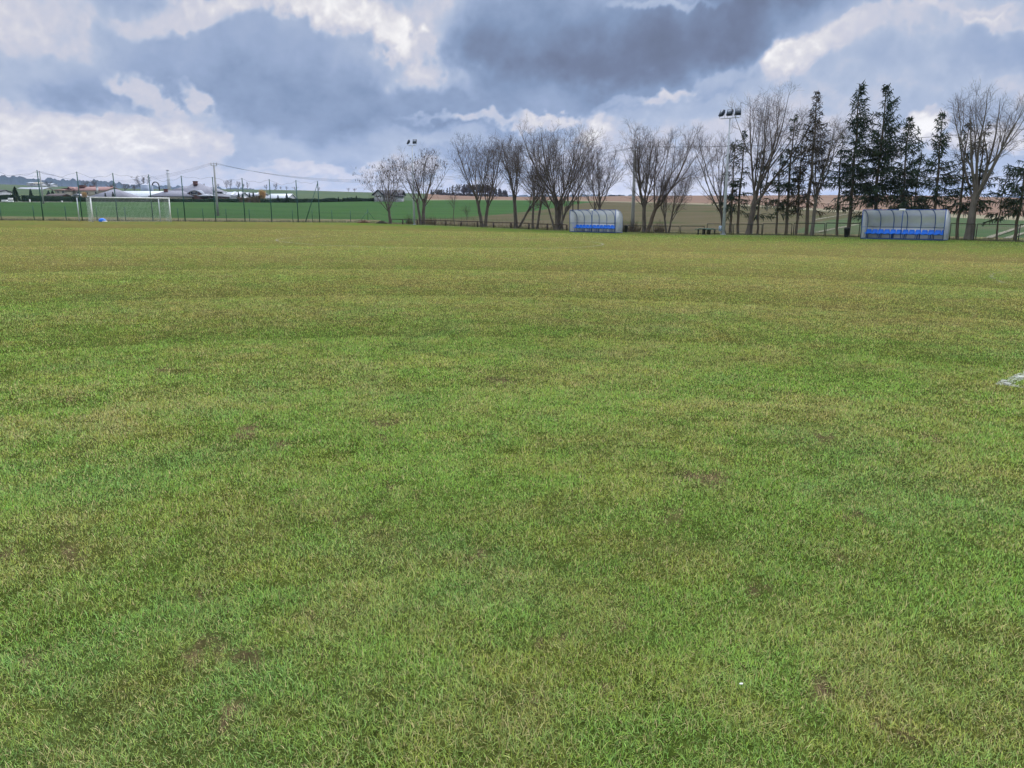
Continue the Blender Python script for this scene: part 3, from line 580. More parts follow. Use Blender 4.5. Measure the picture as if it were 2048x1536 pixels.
org = fence_at(400, .5); t = thing('wire_fence', 'low green wire-mesh fence on thin posts along the green field', 'fence', org); lp = []
for x in low:
    p = fence_at(x, .5)-org; MB().bar(p, p+np.array((0, 0, 1.52)), .035, 6).build('post', GREENP, t); lp.append(p)
for sg in (-1, 1): MB().bar(lp[-1]+fd3*sg*1.05+np.array((0, 0, 0)), lp[-1]+np.array((0, 0, 1.2)), .025, 6).build('brace', GREENP, t)
b = MB(); a0, a1 = lp[0], lp[-1]; Ln = np.linalg.norm((a1-a0)[:2]); nv = int(Ln/.10)
P = a0[None]+(a1-a0)[None]*np.linspace(0, 1, nv)[:, None]; P[:, 2] = terr(P[:, 0]+org[0], P[:, 1]+org[1])-org[2]
b.tubes(np.stack([P[:-14], P[14:]+np.array((0, 0, 1.4))], 1), np.full((nv-14, 2), .002), 3); b.tubes(np.stack([P[14:], P[:-14]+np.array((0, 0, 1.4))], 1), np.full((nv-14, 2), .002), 3)
for z in (.05, .75, 1.42): b.tubes((P[::5]+np.array((0, 0, z)))[None], np.full((1, len(P[::5])), .003), 3)
b.build('wire_mesh', mat('green coated wire', (.05, .10, .075), .6), t)
# ------------------------------------------------------------------ touchline rail and panel fences
def tline(x): q = on_rail(x); return q
org = on_rail(950); t = thing('post_and_rail_barrier', 'low dark weathered post-and-rail barrier under the leafless trees', 'barrier', org)
xs = [782, 805, 834, 870, 891, 922, 955, 987, 1022, 1058, 1095, 1134]
pts = [on_rail(x)-org for x in xs]; hh = .56
for k, p in enumerate(pts): MB().box(p+np.array((0, 0, hh/2-.05)), (.13, .13, hh+.1), DW).build('post', RUST, t)
for k in range(len(pts)-1):
    b = MB(); a, q = pts[k]+np.array((0, 0, hh+.02)), pts[k+1]+np.array((0, 0, hh+.02)); rs = np.random.RandomState(k); a[2] += .05*(rs.rand()-.5); q[2] += .05*(rs.rand()-.5); b.bar(a, q, .045, 6); b.build('rail', RUST, t)
RAILG = [(1196, 1248, .62), (1250, 1305, .62), (1308, 1360, .64), (1363, 1410.5, .66), (1416, 1466, .86), (1469, 1526, .86), (1528, 1586, .90), (1590, 1652, .95), (1655, 1722, 1.0), (1905, 1954, 1.08), (1958, 2040, 1.08), (2044, 2130, 1.1), (2134, 2230, 1.1)]
org = on_rail(1600); t = thing('panel_fence', 'dark green framed mesh panel fence below the spruces and bare trees', 'fence', org)
MESHW = mat('dark mesh wire', (.05, .065, .045), .7)
for x0, x1, h in RAILG:
    p, q = on_rail(x0)-org, on_rail(x1)-org; up_ = np.array((0, 0, h)); b = MB(); b.bar(p, p+up_, .032, 6); b.bar(q, q+up_, .032, 6); b.bar(p+up_, q+up_, .032, 6); b.bar(p+np.array((0, 0, .06)), q+np.array((0, 0, .06)), .022, 6)
    o = b.build('panel_frame', OLIVEP, t); m_ = MB(); n = max(4, int(np.linalg.norm(q-p)/.10)); s = np.linspace(0, 1, n)[:, None]; A_ = p+(q-p)*s
    m_.tubes(np.stack([A_+np.array((0, 0, .06)), A_+up_], 1), np.full((n, 2), .0022), 3)
    for z in np.arange(.12, h, .12): m_.tubes(np.array([[p+np.array((0, 0, z)), q+np.array((0, 0, z))]]), np.full((1, 2), .0022), 3)
    m_.build('mesh', MESHW, o)
# ------------------------------------------------------------------ floodlight masts
def mast(label, x, Y, ybase, ytop, n, name='floodlight_mast'):
    p = at(x, Y); H = hpix(x, ybase, ytop, Y); t = thing(name, label, 'floodlight', p, DW+rad(8), 'floodlight masts by the pitch')
    MB().tubes(np.array([[(0, 0, -.1), (0, 0, H*.5), (0, 0, H)]]), np.array([[.14, .10, .06]]), 10, True).build('pole', GALV, t)
    w = .78 if n == 3 else .62; MB().bar((-w, 0, H), (w, 0, H), .035, 6).build('crossarm', GALV, t); MB().bar((0, 0, 0.0), (0, 0, .05), .21, 10).build('base_plate', GALV, t)
    for k in range(n):
        xx = -w*.86+2*w*.86*k/(n-1); yaw = (-.55, -.1, .35)[k] if n == 3 else (-.6, .5)[k]
        l = MB(); l.box((0, 0, 0), (.46, .16, .50)); l.box((0, .11, .02), (.34, .10, .30)); o = l.build('lamp_head', LAMPD, t); o.location = (xx, -.10, H+.42); o.rotation_euler = (rad(-24), 0, yaw)
        b = MB(); b.box((0, -.088, .03), (.36, .012, .36)); b.build('lamp_glass', LAMPG, o); [MB().bar((xx+q*.20, 0, H), (xx+q*.25, -.04, H+.37), .016, 5).build('bracket', GALV, t) for q in (-1, 1)]
    return t
mast('tall pale floodlight mast carrying three lamps, beside the blue sign', 1449, 64.6, 470, 237, 3)
mast('slim floodlight mast carrying two lamps, between the leafless trees', 828, 95.0, 449, 290.5, 2)
# ------------------------------------------------------------------ sign, benches, bins
p = at(1443, 64.9); t = thing('notice_sign', 'small pale blue sign with a white cross beside the floodlight mast', 'sign', p, DW+rad(28))
MB().bar((0, .04, -.05), (0, .04, .75), .02, 6).build('sign_post', GALV, t); MB().box((0, 0, .50), (.28, .02, .42)).build('board', mat('pale blue board', (.42, .55, .72), .5), t)
b = MB(); b.box((-.075, -.012, .585), (.055, .006, .05)); b.box((.075, -.012, .585), (.055, .006, .05)); b.box((-.075, -.012, .46), (.085, .006, .07)); b.box((.075, -.012, .46), (.085, .006, .07)); b.build('dark_quarter', mat('teal quarter', (.05, .13, .22), .5), t)
b = MB(); b.box((0, -.0125, .52), (.055, .005, .24)); b.box((0, -.0125, .525), (.24, .005, .05)); b.build('white_cross', mat('sign white', (.75, .80, .85), .5), t)
def bench(label, x, off, w, h, rz, ln_=1.5, d=.34):
    p = on_rail(x, off); t = thing('plank_bench', label, 'bench', p, rz, 'green benches by the rail')
    for k in (-1, 1): MB().box((0, k*d*.26, h), (ln_, d*.46, .045)).build('seat_plank', BENCHG, t)
    for k in (-1, 1): MB().box((k*ln_*.3, 0, h/2-.03), (.09, .09, h+.02)).build('leg', OLIVEP, t)
    return t
bench('green plank bench, leftmost of three in front of the panel fence', 1405, -1.1, 1.5, .44, DW+rad(80), 1.3)
bench('green plank bench between the other two by the panel fence', 1415, -.9, 1.5, .48, DW+rad(80), 1.4, .5)
bench('green plank bench nearest the blue sign by the panel fence', 1425, -.7, 1.5, .42, DW+rad(80), 1.3)
def bin_(label, x, off, h, w, rz, taper=.78):
    p = on_rail(x, off); t = thing('litter_bin', label, 'bin', p, rz, 'black litter bins')
    b = MB(); b.box((0, 0, h/2), (w*taper, w*taper, h)); n = 10
    V = []; 
    b = MB(); a = np.arange(n)*2*math.pi/n+math.pi/n
    for z, r in ((0, w*.36), (h*.06, w*.38), (h*.86, w*.50), (h*.87, w*.54), (h*.95, w*.54), (h, w*.50)): V += [(r*math.cos(q), r*math.sin(q), z) for q in a]
    b.add(V, [grid_faces(6, n, True), np.arange(n)[None, ::-1], np.arange(50, 60)[None]]); b.build('body', BLACKP, t)
    MB().box((0, 0, h+.018), (w*.62, w*.62, .035)).build('lid', BLACKP, t); MB().bar((0, w*.45, h*.3), (0, w*.45, h*1.04), .02, 6).build('support_post', OLIVEP, t)
bin_('black litter bin by the spruce trunks left of the nearer dugout', 1697, -.6, .66, .40, DW)
bin_('black litter bin beside the right end of the farther dugout', 1253, -.6, .62, .34, DW)
# ------------------------------------------------------------------ trees
def unit(v): return v/(np.linalg.norm(v, axis=-1, keepdims=True)+1e-9)
def grow(st, dr, ln_, n, upk, wob, rs):
    B = len(st); P = [st]; d = unit(dr); step = (ln_/n)[:, None]
    for k in range(n):
        d = unit(d+np.array((0, 0, 1.))*upk+rs.normal(0, wob, (B, 3))); P.append(P[-1]+d*step)
    return np.stack(P, 1)
def kids(P, rd, per, t0, t1, ang, rs, spread=.25):
    B, n, _ = P.shape; t = t0+(t1-t0)*((np.arange(per)[None]+rs.rand(B, per))/per); x = t*(n-1); i = np.minimum(x.astype(int), n-2); f = (x-i)[..., None]; bi = np.arange(B)[:, None]
    pos = P[bi, i]*(1-f)+P[bi, i+1]*f; tg = unit(P[bi, i+1]-P[bi, i]); r = rd[bi, i]*(1-f[..., 0])+rd[bi, i+1]*f[..., 0]
    a = (np.arange(per)[None]*2.4+rs.rand(B, 1)*6.28+rs.normal(0, .5, (B, per)))[..., None]; ref = np.where(np.abs(tg[..., 2:3]) > .9, np.array((1., 0, 0)), np.array((0, 0, 1.))); u = unit(np.cross(tg, ref)); v = np.cross(tg, u)
    g = (ang*(1+rs.normal(0, spread, (B, per))))[..., None]; d = tg*np.cos(g)+(u*np.cos(a)+v*np.sin(a))*np.sin(g)
    return pos.reshape(-1, 3), d.reshape(-1, 3), t.reshape(-1), r.reshape(-1), np.repeat(np.arange(B), per)
def taper(P, r0, r1):
    n = P.shape[1]; s = np.linspace(0, 1, n)[None]; return r0[:, None]*(1-s)+np.minimum(r1, r0*.6)[:, None]*s
def bare_tree(label, loc, H, R, stems, seed, fork=.33, lead=4, spread=.5, dens=1.0, r0=.16, bark=None, twig=None, seeds=False, rz=0, group='leafless trees by the touchline', l1up=.10, fine=.0050, lup=.075, sub=2):
    """stems: list of (base dx, base dy, lean dx, lean dy, height factor, radius factor)"""
    rs = np.random.RandomState(seed); t = thing('leafless_tree', label, 'tree', loc, rz, group); tb = MB(); A = []; Ar = []
    for bx, by, lx, ly, hf, rf in stems:
        lx, ly = lx*.62, ly*.62
        n = 7; s = np.linspace(0, 1, n); h = H*fork*hf; P = np.stack([bx+lx*fork*s**1.2+np.cumsum(rs.normal(0, .02, n)), by+ly*fork*s**1.2+np.cumsum(rs.normal(0, .02, n)), h*s-.1*(1-s)], 1)
        r = r0*rf*(1-.30*s); r[0] *= 1.35; tb.tubes(P[None], r[None], 8)
        k = lead; a = np.arange(k)*6.283/k+rs.rand()*6.28+rs.normal(0, .3, k); sp_ = spread*(.55+.7*rs.rand(k)); sp_[0] *= .3
        tang = unit(P[-1]-P[-2]); d = unit(tang[None]+np.stack([np.cos(a)*sp_, np.sin(a)*sp_, np.zeros(k)], 1)+np.array((lx, ly, 0))*.5/H)
        off = rs.rand(k)*.35; off[0] = 0; ii = np.clip((n-1)-off*(n-1)*.9, 1, n-1).astype(int); st = P[ii]
        ll = (H*hf-st[:, 2])*(.86+.20*rs.rand(k))/np.maximum(.75, d[:, 2]); ll[0] = (H*hf-h)*1.0; ll *= 1-.20*np.minimum(1, sp_/max(spread, .01)/1.2)
        Lp = grow(st, d, ll, 9, lup, .055, rs); Lr = taper(Lp, np.full(k, r0*rf*.43)*(.65+.5*rs.rand(k)), np.full(k, .009)); tb.tubes(Lp, Lr, 6); A.append(Lp); Ar.append(Lr)
        if sub:
            p, d, tt, r, bi = kids(Lp, Lr, sub, .10, .62, .46, rs); l2 = ll[bi]*(1-tt)*(.72+.34*rs.rand(len(p))); Q_ = grow(p, d, l2, 9, .055, .06, rs); Qr = taper(Q_, r*.72, np.full(len(p), .008)); tb.tubes(Q_, Qr, 5); A.append(Q_); Ar.append(Qr)
    tb.build('trunk', bark or BARK, t, smooth=True); L0, r_0 = np.concatenate(A), np.concatenate(Ar); cb_ = MB()
    n1 = max(5, int((6.5 if sub else 12)*dens)); p, d, tt, r, bi = kids(L0, r_0, n1, .06, .96, .72, rs); leaderlen = np.linalg.norm(np.diff(L0, axis=1), axis=2).sum(1)[bi]
    ax = np.array((np.mean([q[0]+q[2]*.5 for q in stems]), np.mean([q[1]+q[3]*.5 for q in stems])))
    ln1 = R*(.46+.44*rs.rand(len(p)))*(1-.72*tt)**.8*np.clip(.78+tt*1.5, 0, 1)+.25
    P1 = grow(p, d, ln1, 6, l1up, .10, rs); R1 = taper(P1, np.clip(r*.5, .010, .05), np.full(len(p), fine)); cb_.tubes(P1, R1, 4)
    p, d, tt, r, bi = kids(P1, R1, max(3, int(6*dens)), .12, .97, .68, rs); ln2 = (.30+.42*ln1[bi]*(1-.6*tt))*(.6+.7*rs.rand(len(p)))
    P2 = grow(p, d, ln2, 4, .09, .12, rs); R2 = taper(P2, np.clip(r*.6, fine*1.3, .03), np.full(len(p), fine)); cb_.tubes(P2, R2, 3)
    p, d, tt, r, bi = kids(P2, R2, 3, .15, .98, .66, rs); ln3 = (.16+.45*ln2[bi])*(.6+.8*rs.rand(len(p)))
    P3 = grow(p, d, ln3, 2, .12, .14, rs); R3 = taper(P3, np.clip(r*.7, fine, .012), np.full(len(p), fine*.75)); cb_.tubes(P3, R3, 3)
    if dens > .6:
        p, d, tt, r, bi = kids(P3, R3, 2, .3, .98, .6, rs); P4 = grow(p, d, (.10+.45*ln3[bi])*(.6+.8*rs.rand(len(p))), 1, .12, .1, rs); cb_.tubes(P4, taper(P4, np.full(len(p), fine*.85), np.full(len(p), fine*.6)), 3)
    cb_.build('crown', twig or TWIG, t)
    if seeds:
        k = rs.choice(len(P3), min(len(P3), 240), replace=False); e = P3[k, -1]; b = MB(); n = len(e); w = .022+.035*rs.rand(n); h = .10+.20*rs.rand(n); a = rs.rand(n)*3.14
        for q in (0, 1.57):
            dx = np.stack([np.cos(a+q)*w, np.sin(a+q)*w, np.zeros(n)], 1); dn = np.stack([np.zeros(n), np.zeros(n), -h], 1); V = np.stack([e-dx*.4, e+dx*.4, e+dx+dn*.6, e+dn, e-dx+dn*.6], 1); b.add(V.reshape(-1, 3), [np.arange(n)[:, None]*5+np.arange(5)[None]])
        o = b.build('seed_clusters', SEEDM, t); o['kind'] = 'stuff'
    return t
def H_of(x, y0, y1, Y): return hpix(x, y0, y1, Y)
def tree_px(label, x, yb, ytop, half, off, stems, seed, **kw):
    """tree rooted at column x on the rail line plus off metres; half = half crown width in photo pixels"""
    p = on_rail(x, off); H = hpix(x, yb, ytop, p[1]); R = half*p[1]/F*CP
    return bare_tree(label, p, H, R, stems, seed, **kw)
S1 = [(0, 0, 0, 0, 1, 1)]
tree_px('small round leafless tree with brown seed clusters, first left of the two-lamp mast', 779, 447, 330, 50, -.3, [(0, 0, -.3, 0, 1, 1)], 3, fork=.30, lead=6, sub=1, spread=1.05, dens=.85, r0=.19, seeds=True, l1up=.05)
tree_px('forked leafless tree with brown seed clusters, just right of the two-lamp mast', 845, 447, 302, 54, .5, [(-.25, 0, -2.2, 0, .98, .75), (.05, .1, .6, .3, 1, 1)], 5, fork=.36, lead=5, sub=1, spread=.8, dens=.8, r0=.22, seeds=True, l1up=.06)
tree_px('spindly leafless sapling standing alone right of the two-lamp mast', 908, 452, 372, 26, .2, S1, 8, fork=.4, lead=3, sub=0, spread=.35, dens=.45, r0=.05)
tree_px('shortest leafless sapling at the dark rail beside the twin-trunk trees', 934.5, 452, 416, 9, .2, S1, 9, fork=.5, lead=2, sub=0, spread=.3, dens=.45, r0=.035)
tree_px('wide leafless tree whose trunk leans left over the dark rail', 964, 455, 262, 44, .3, [(0, 0, -2.8, 0, 1, 1)], 12, fork=.33, lead=5, spread=.62, dens=.95, r0=.20)
tree_px('narrower leafless tree leaning right beside the left-leaning one', 970.5, 455, 277, 27, .6, [(0, 0, 1.6, .3, 1, 1)], 13, fork=.30, lead=5, spread=.50, dens=.9, r0=.20)
tree_px('tall upright leafless tree with a thin side stem leaning right', 1032, 457, 262, 33, .4, [(0, 0, -.8, 0, 1, 1), (.3, .1, 5.0, 0, .62, .6)], 15, fork=.36, lead=5, spread=.36, dens=1, r0=.22)
tree_px('slender leafless tree, left of the pair of thin trunks near the big tree', 1066, 457, 262, 17, .6, [(0, 0, .1, 0, 1, 1)], 17, fork=.36, lead=3, sub=1, spread=.25, dens=.9, r0=.13)
tree_px('slender leafless tree leaning right, right of the pair of thin trunks', 1074, 458, 260, 22, .3, [(0, 0, 2.2, 0, 1, 1)], 18, fork=.36, lead=3, sub=1, spread=.28, dens=.95, r0=.13)
tree_px('largest leafless tree with many upright stems, left of the farther dugout', 1115, 461, 250, 52, .2, [(0, 0, -.8, 0, .98, .9), (.1, .2, 1.2, .3, 1, .9), (.2, -.1, 5.4, -.3, .84, .55), (-.25, .1, -5.0, .2, .90, .45)], 21, fork=.28, lead=5, spread=.80, dens=.78, r0=.25)
tree_px('thin leafless trunk at the left corner of the farther dugout', 1126, 461, 300, 15, .4, [(0, 0, -.4, 0, 1, 1)], 22, fork=.5, lead=2, sub=0, spread=.25, dens=.6, r0=.085)
tree_px('thin leafless tree behind the left end of the farther dugout', 1145, 458, 312, 15, 1.2, S1, 23, fork=.5, lead=3, sub=0, spread=.3, dens=.6, r0=.075)
tree_px('thin leafless tree behind the left middle of the farther dugout', 1155, 458, 306, 17, 1.4, [(0, 0, .5, 0, 1, 1)], 24, fork=.5, lead=3, sub=0, spread=.3, dens=.65, r0=.085)
tree_px('leafless twin-stemmed tree rising behind the right half of the farther dugout', 1199, 460, 297, 27, .8, [(0, 0, 0, 0, 1, 1), (-.35, 0, -.8, 0, .85, .6)], 26, fork=.42, lead=4, spread=.45, dens=.85, r0=.16)
tree_px('wide leafless tree with an upright trunk, beside the grey concrete pole', 1289, 466, 262, 48, .3, [(0, 0, -.6, 0, 1, 1)], 28, fork=.34, lead=6, spread=.66, dens=.95, r0=.20)
tree_px('leafless tree with a brown trunk leaning right, right of the upright one', 1294, 466, 258, 40, .1, [(.1, 0, 4.6, 0, 1, 1)], 29, fork=.33, lead=5, spread=.52, dens=.95, r0=.20, bark=mat('brown bark', (.13, .098, .066), .95, (.085, .066, .048), 5, .6))
tree_px('vase-shaped smaller leafless tree left of the green benches', 1337, 467, 331, 30, .4, [(-.1, 0, -1.2, 0, .95, .8), (.1, 0, 1.6, 0, 1, .8)], 31, fork=.25, lead=4, spread=.5, dens=.75, r0=.13)
tree_px('leafless leaning tree half hidden behind the three-lamp mast', 1452, 471, 262, 36, .9, [(0, 0, -2.6, 0, 1, 1)], 33, fork=.30, lead=5, spread=.58, dens=.75, r0=.14)
tree_px('tallest thick-trunked leafless tree, right of the three-lamp mast', 1500, 469, 168, 50, .2, [(0, 0, 2.2, 0, 1, 1)], 135, fork=.30, lead=6, spread=.50, dens=.9, r0=.26, lup=.085, sub=3)
tree_px('leafless tree with a pale slim trunk among the spruces', 1627, 471, 226, 38, .5, [(0, 0, .5, 0, 1, 1)], 37, fork=.40, lead=5, spread=.42, dens=.85, r0=.15, bark=BARK2, twig=TWIG2)
tree_px('stout pale leafless tree right of the nearer dugout', 1941, 482, 168, 62, .3, [(0, 0, .5, 0, 1, 1)], 39, fork=.36, lead=6, spread=.48, dens=.8, r0=.25, bark=BARK2, twig=TWIG2)
def spruce(label, loc, H, R, seed, bare=.22, dens=1.0, brown=False, power=.72, group='spruces along the touchline'):
    rs = np.random.RandomState(seed); t = thing('spruce_tree', label, 'tree', loc, 0, group); s = np.linspace(0, 1, 12); tb = MB()
    P = np.stack([np.cumsum(rs.normal(0, .035, 12)), np.cumsum(rs.normal(0, .035, 12)), H*s-.1], 1); tb.tubes(P[None], ((.013*H)*(1-s)**.8+.012)[None], 7); tb.build('trunk', SPBARK, t, smooth=True)
    n = int((140 if dens < .8 else 190)*dens*(H/12)); z = bare+(1-bare)*np.sort(rs.rand(n))**.92; z = np.minimum(z, .985); rel = (z-bare)/(1-bare); a = np.arange(n)*2.4+rs.normal(0, .6, n)
    cl = fbm(z*9+seed, np.cos(a)*1.6+seed*.7, 2); keep = cl > (.30 if dens > .9 else .40); z, rel, a, cl = z[keep], rel[keep], a[keep], cl[keep]; n = len(z)
    ln_ = R*((1-rel)**power*1.0+.09)*(.50+.75*rs.rand(n))*(.55+.95*cl); ln_ *= np.clip(.66+rel*2.2, 0, 1)
    st = np.stack([np.interp(z*H-.1, P[:, 2], P[:, 0]), np.interp(z*H-.1, P[:, 2], P[:, 1]), z*H-.1], 1)
    e0 = rad(-22)+rad(58)*rel**1.3+rs.normal(0, .14, n); d = np.stack([np.cos(a)*np.cos(e0), np.sin(a)*np.cos(e0), np.sin(e0)], 1)
    B = grow(st, d, ln_, 6, .055, .05, rs); br = taper(B, np.clip(ln_*.013, .008, .035), np.full(n, .005)); cb_ = MB(); cb_.tubes(B, br, 3)
    m = int(34); p, dd, tt, r, bi = kids(B, br, m, .12 if not brown else .3, 1.0, .95, rs)
    ok = rs.rand(len(p)) < np.clip(ln_[bi]*.60, .25, 1)*(.9 if not brown else .55); p, dd, tt, bi = p[ok], dd[ok], tt[ok], bi[ok]; k = len(p)
    dd[:, 2] -= .35+.75*rs.rand(k); dd = unit(dd); tl = (.22+.34*ln_[bi]*(1-.75*tt)*.8)*(.55+.8*rs.rand(k))
    T = grow(p, dd, tl, 2, -.10, .10, rs); cb_.tubes(T, np.full((k, 3), .004), 3)
    cb_.build('branches', DRYB, t); f = MB()
    def fringe(Pl, w, m_):
        B_, n_, _ = Pl.shape; tg = unit(np.gradient(Pl, axis=1)); an = rs.rand(B_)*3.14
        for q in range(m_):
            ref = unit(rs.normal(0, 1, (B_, 1, 3))); sd2 = unit(np.cross(tg, ref))*w[:, None, None]; prof = np.ones(n_); prof[-1] = .15; prof[0] = .55; sd2 = sd2*prof[None, :, None]
            V = np.stack([Pl-sd2, Pl+sd2], 2).reshape(-1, 3); i = np.arange(B_)[:, None]*n_*2+np.arange(n_-1)[None]*2; f.add(V, [np.stack([i, i+1, i+3, i+2], -1).reshape(-1, 4)])
    fringe(T, .015+.018*rs.rand(k), 2); sel = rs.rand(n) < (.9 if not brown else .5); Bs = B[sel][:, 2:]; fringe(Bs, .02+.02*rs.rand(len(Bs)), 2)
    f.build('needles', NEEDLEB if brown else NEEDLE, t); return t
def spr_px(label, x, yb, ytop, half, off, seed, **kw):
    p = on_rail(x, off); return spruce(label, p, hpix(x, yb, ytop, p[1]), half*1.06*p[1]/F*CP, seed, **kw)
spr_px('low ragged spruce directly right of the three-lamp mast', 1462, 471, 276, 30, 1.0, 51, dens=.62, bare=.26)
spr_px('thin spruce between the three-lamp mast and the tallest leafless tree', 1478, 471, 258, 25, 1.4, 52, dens=.55, bare=.24)
spr_px('short ragged spruce just right of the thick leafless trunk', 1517, 471, 300, 34, 1.2, 53, dens=.58, bare=.22)
spr_px('sparse low spruce, second right of the thick leafless trunk', 1557, 471, 306, 32, 1.0, 54, dens=.52, bare=.24)
spr_px('ragged spruce with a bare spire left of the browned tall spruce', 1577, 471, 226, 32, 1.3, 55, dens=.72, bare=.20)
spr_px('thin browned spruce close beside the ragged spire', 1596, 471, 262, 26, .9, 56, dens=.55, bare=.22, brown=True)
spr_px('tall spruce with brown half-dead crown, tangled with the pale leafless tree', 1616, 471, 180, 42, .8, 57, dens=.95, bare=.22, brown=True)
spr_px('small thin spruce left of the tall green one by the litter bin', 1679, 475, 268, 30, 1.0, 58, dens=.62, bare=.28)
spr_px('tall green spruce with the slimmest pointed top, right above the litter bin', 1701, 473, 165, 44, .7, 59, dens=1.0, bare=.26)
spr_px('densest dark green spruce behind the left end of the nearer dugout', 1752, 476, 170, 54, .9, 60, dens=1.3, bare=.14, power=.75)
spr_px('shorter green spruce behind the middle of the nearer dugout', 1800, 477, 234, 46, 1.0, 61, dens=1.05, bare=.16)
spr_px('thin low spruce behind the right part of the nearer dugout', 1827, 478, 300, 34, 1.4, 62, dens=.7, bare=.18)
spr_px('spruce with a hooked brownish top behind the right end of the nearer dugout', 1872, 479, 224, 40, 1.1, 63, dens=.85, bare=.24)
spr_px('slim sparse spruce left of the stout pale leafless tree', 1919, 480, 242, 34, 1.0, 64, dens=.62, bare=.24)
spr_px('ragged spruce showing through the stout pale leafless tree', 1953, 481, 238, 36, 1.6, 65, dens=.66, bare=.26)
spr_px('smallest spruce, with open ground to either side, near the right edge', 2001, 480, 343, 30, .9, 66, dens=.66, bare=.34)
spr_px('spruce cut by the right edge of the view', 2034, 481, 242, 40, .9, 67, dens=.8, bare=.26)
# undergrowth at the rail
def weeds(name, cols, n, hmin, hmax, m, off0, off1, seed, label):
    rs = np.random.RandomState(seed); P = []
    for k in range(n):
        x = rs.choice(len(cols)); x = cols[x][0]+(cols[x][1]-cols[x][0])*rs.rand(); P.append(on_rail(x, off0+(off1-off0)*rs.rand()))
    P = np.array(P); d = np.stack([rs.normal(0, .35, n), rs.normal(0, .35, n), np.ones(n)], 1); T = grow(P, d, hmin+(hmax-hmin)*rs.rand(n)**1.7, 3, .05, .12, rs); b = MB(); b.tubes(T, taper(T, np.full(n, .010), np.full(n, .004)), 3)
    o = b.build(name, m); o['kind'] = 'stuff'; o['label'] = label; o['category'] = 'undergrowth'
weeds('dry_weeds', [(812, 826), (838, 900), (852, 870), (900, 960), (960, 1130), (1244, 1282), (1244, 1282), (1310, 1330)], 1500, .15, 1.3, SHRUBM, .2, 2.0, 71, 'dry brown weeds along the dark rail')
weeds('rough_grass', [(714, 1140), (1240, 2150)], 9000, .05, .24, mat('rough dry grass', (.17, .165, .075), .9, (.11, .14, .05), 1.5), -.7, 1.6, 72, 'rough grass along the fence foot')
def heap(label, name, x0, x1, yb, hh, m, seed, Y):
    p = at((x0+x1)/2, Y); w = (x1-x0)/2*Y/F*CP; t = thing(name, label, 'heap', p); rs = np.random.RandomState(seed); b = MB(); lump(b, 1, seed, w*.95, .5, hh*.95, 18, 9); b.build('mound', m, t); b = MB(); n = 260
    q = np.stack([rs.normal(0, w*.45, n), rs.normal(0, .28, n), np.zeros(n)], 1); q[:, 2] = hh*np.exp(-(q[:, 0]/w/.55)**2)*.8; d = unit(rs.normal(0, 1, (n, 3))*np.array((1, 1, .35))); T = np.stack([q-d*.2, q+d*.2], 1); b.tubes(T, np.full((n, 2), .012), 3); b.build('twigs', m, t)
n_ = 2600; rs_ = np.random.RandomState(73); P_ = np.array([fence_at(-120+850*q, -.25+.75*e) for q, e in zip(rs_.rand(n_), rs_.rand(n_))]); T_ = grow(P_, np.stack([rs_.normal(0, .3, n_), rs_.normal(0, .3, n_), np.ones(n_)], 1), .08+.26*rs_.rand(n_)**2, 2, 0, .1, rs_); b = MB(); b.tubes(T_, taper(T_, np.full(n_, .014), np.full(n_, .006)), 3)
o = b.build('fence_foot_weeds', mat('dark fence foot weeds', (.075, .082, .040), .9, (.10, .085, .055), 1.5)); o['kind'] = 'stuff'; o['label'] = 'dark weeds along the foot of the green fence'; o['category'] = 'undergrowth'
heap('reddish brown heap of leaves and twigs at the fence corner', 'leaf_heap', 713, 743, 444, .26, mat('reddish leaves', (.17, .085, .050), .95, (.11, .062, .04), 6), 5, on_rail(728, -.2)[1])
heap('low dark heap of cut branches beside the round leafless tree', 'branch_heap', 750, 776, 446, .30, mat('dark brush', (.050, .050, .032), .95, (.075, .06, .042), 6), 6, on_rail(762, -.2)[1])
# ------------------------------------------------------------------ buildings beyond the green field
WALLC = mat('cream render', (.46, .42, .33), .9, (.38, .35, .28), .6); WALLW = mat('white render', (.54, .54, .55), .9, (.47, .47, .48), .6); BRICK = mat('red brown brick', (.135, .066, .055), .9, (.10, .052, .045), 3)
ROOFG = mat('grey roof tiles', (.165, .165, .195), .75, (.135, .135, .165), 2, spec=.35); ROOFR = mat('faded red roof tiles', (.27, .160, .140), .85, (.22, .125, .11), 2); ROOFD = mat('dark roof tiles', (.045, .045, .06), .7, (.035, .035, .045), 2)
ROOFB = mat('brown felt roof', (.11, .085, .08), .9); METW = mat('pale metal roof', (.47, .50, .53), .55, (.40, .43, .46), .4); METG = mat('grey sheet roof', (.35, .36, .40), .6, (.29, .30, .33), .4); SOLAR = mat('dark roof panel', (.055, .055, .075), .3, spec=.5)
SILO = mat('blue grey silo', (.27, .32, .40), .6, (.22, .26, .34), .5); FRAMEW = mat('white window frame', (.70, .70, .68), .6)
def px2(x, Y): return (x-1024)/F*CP*Y
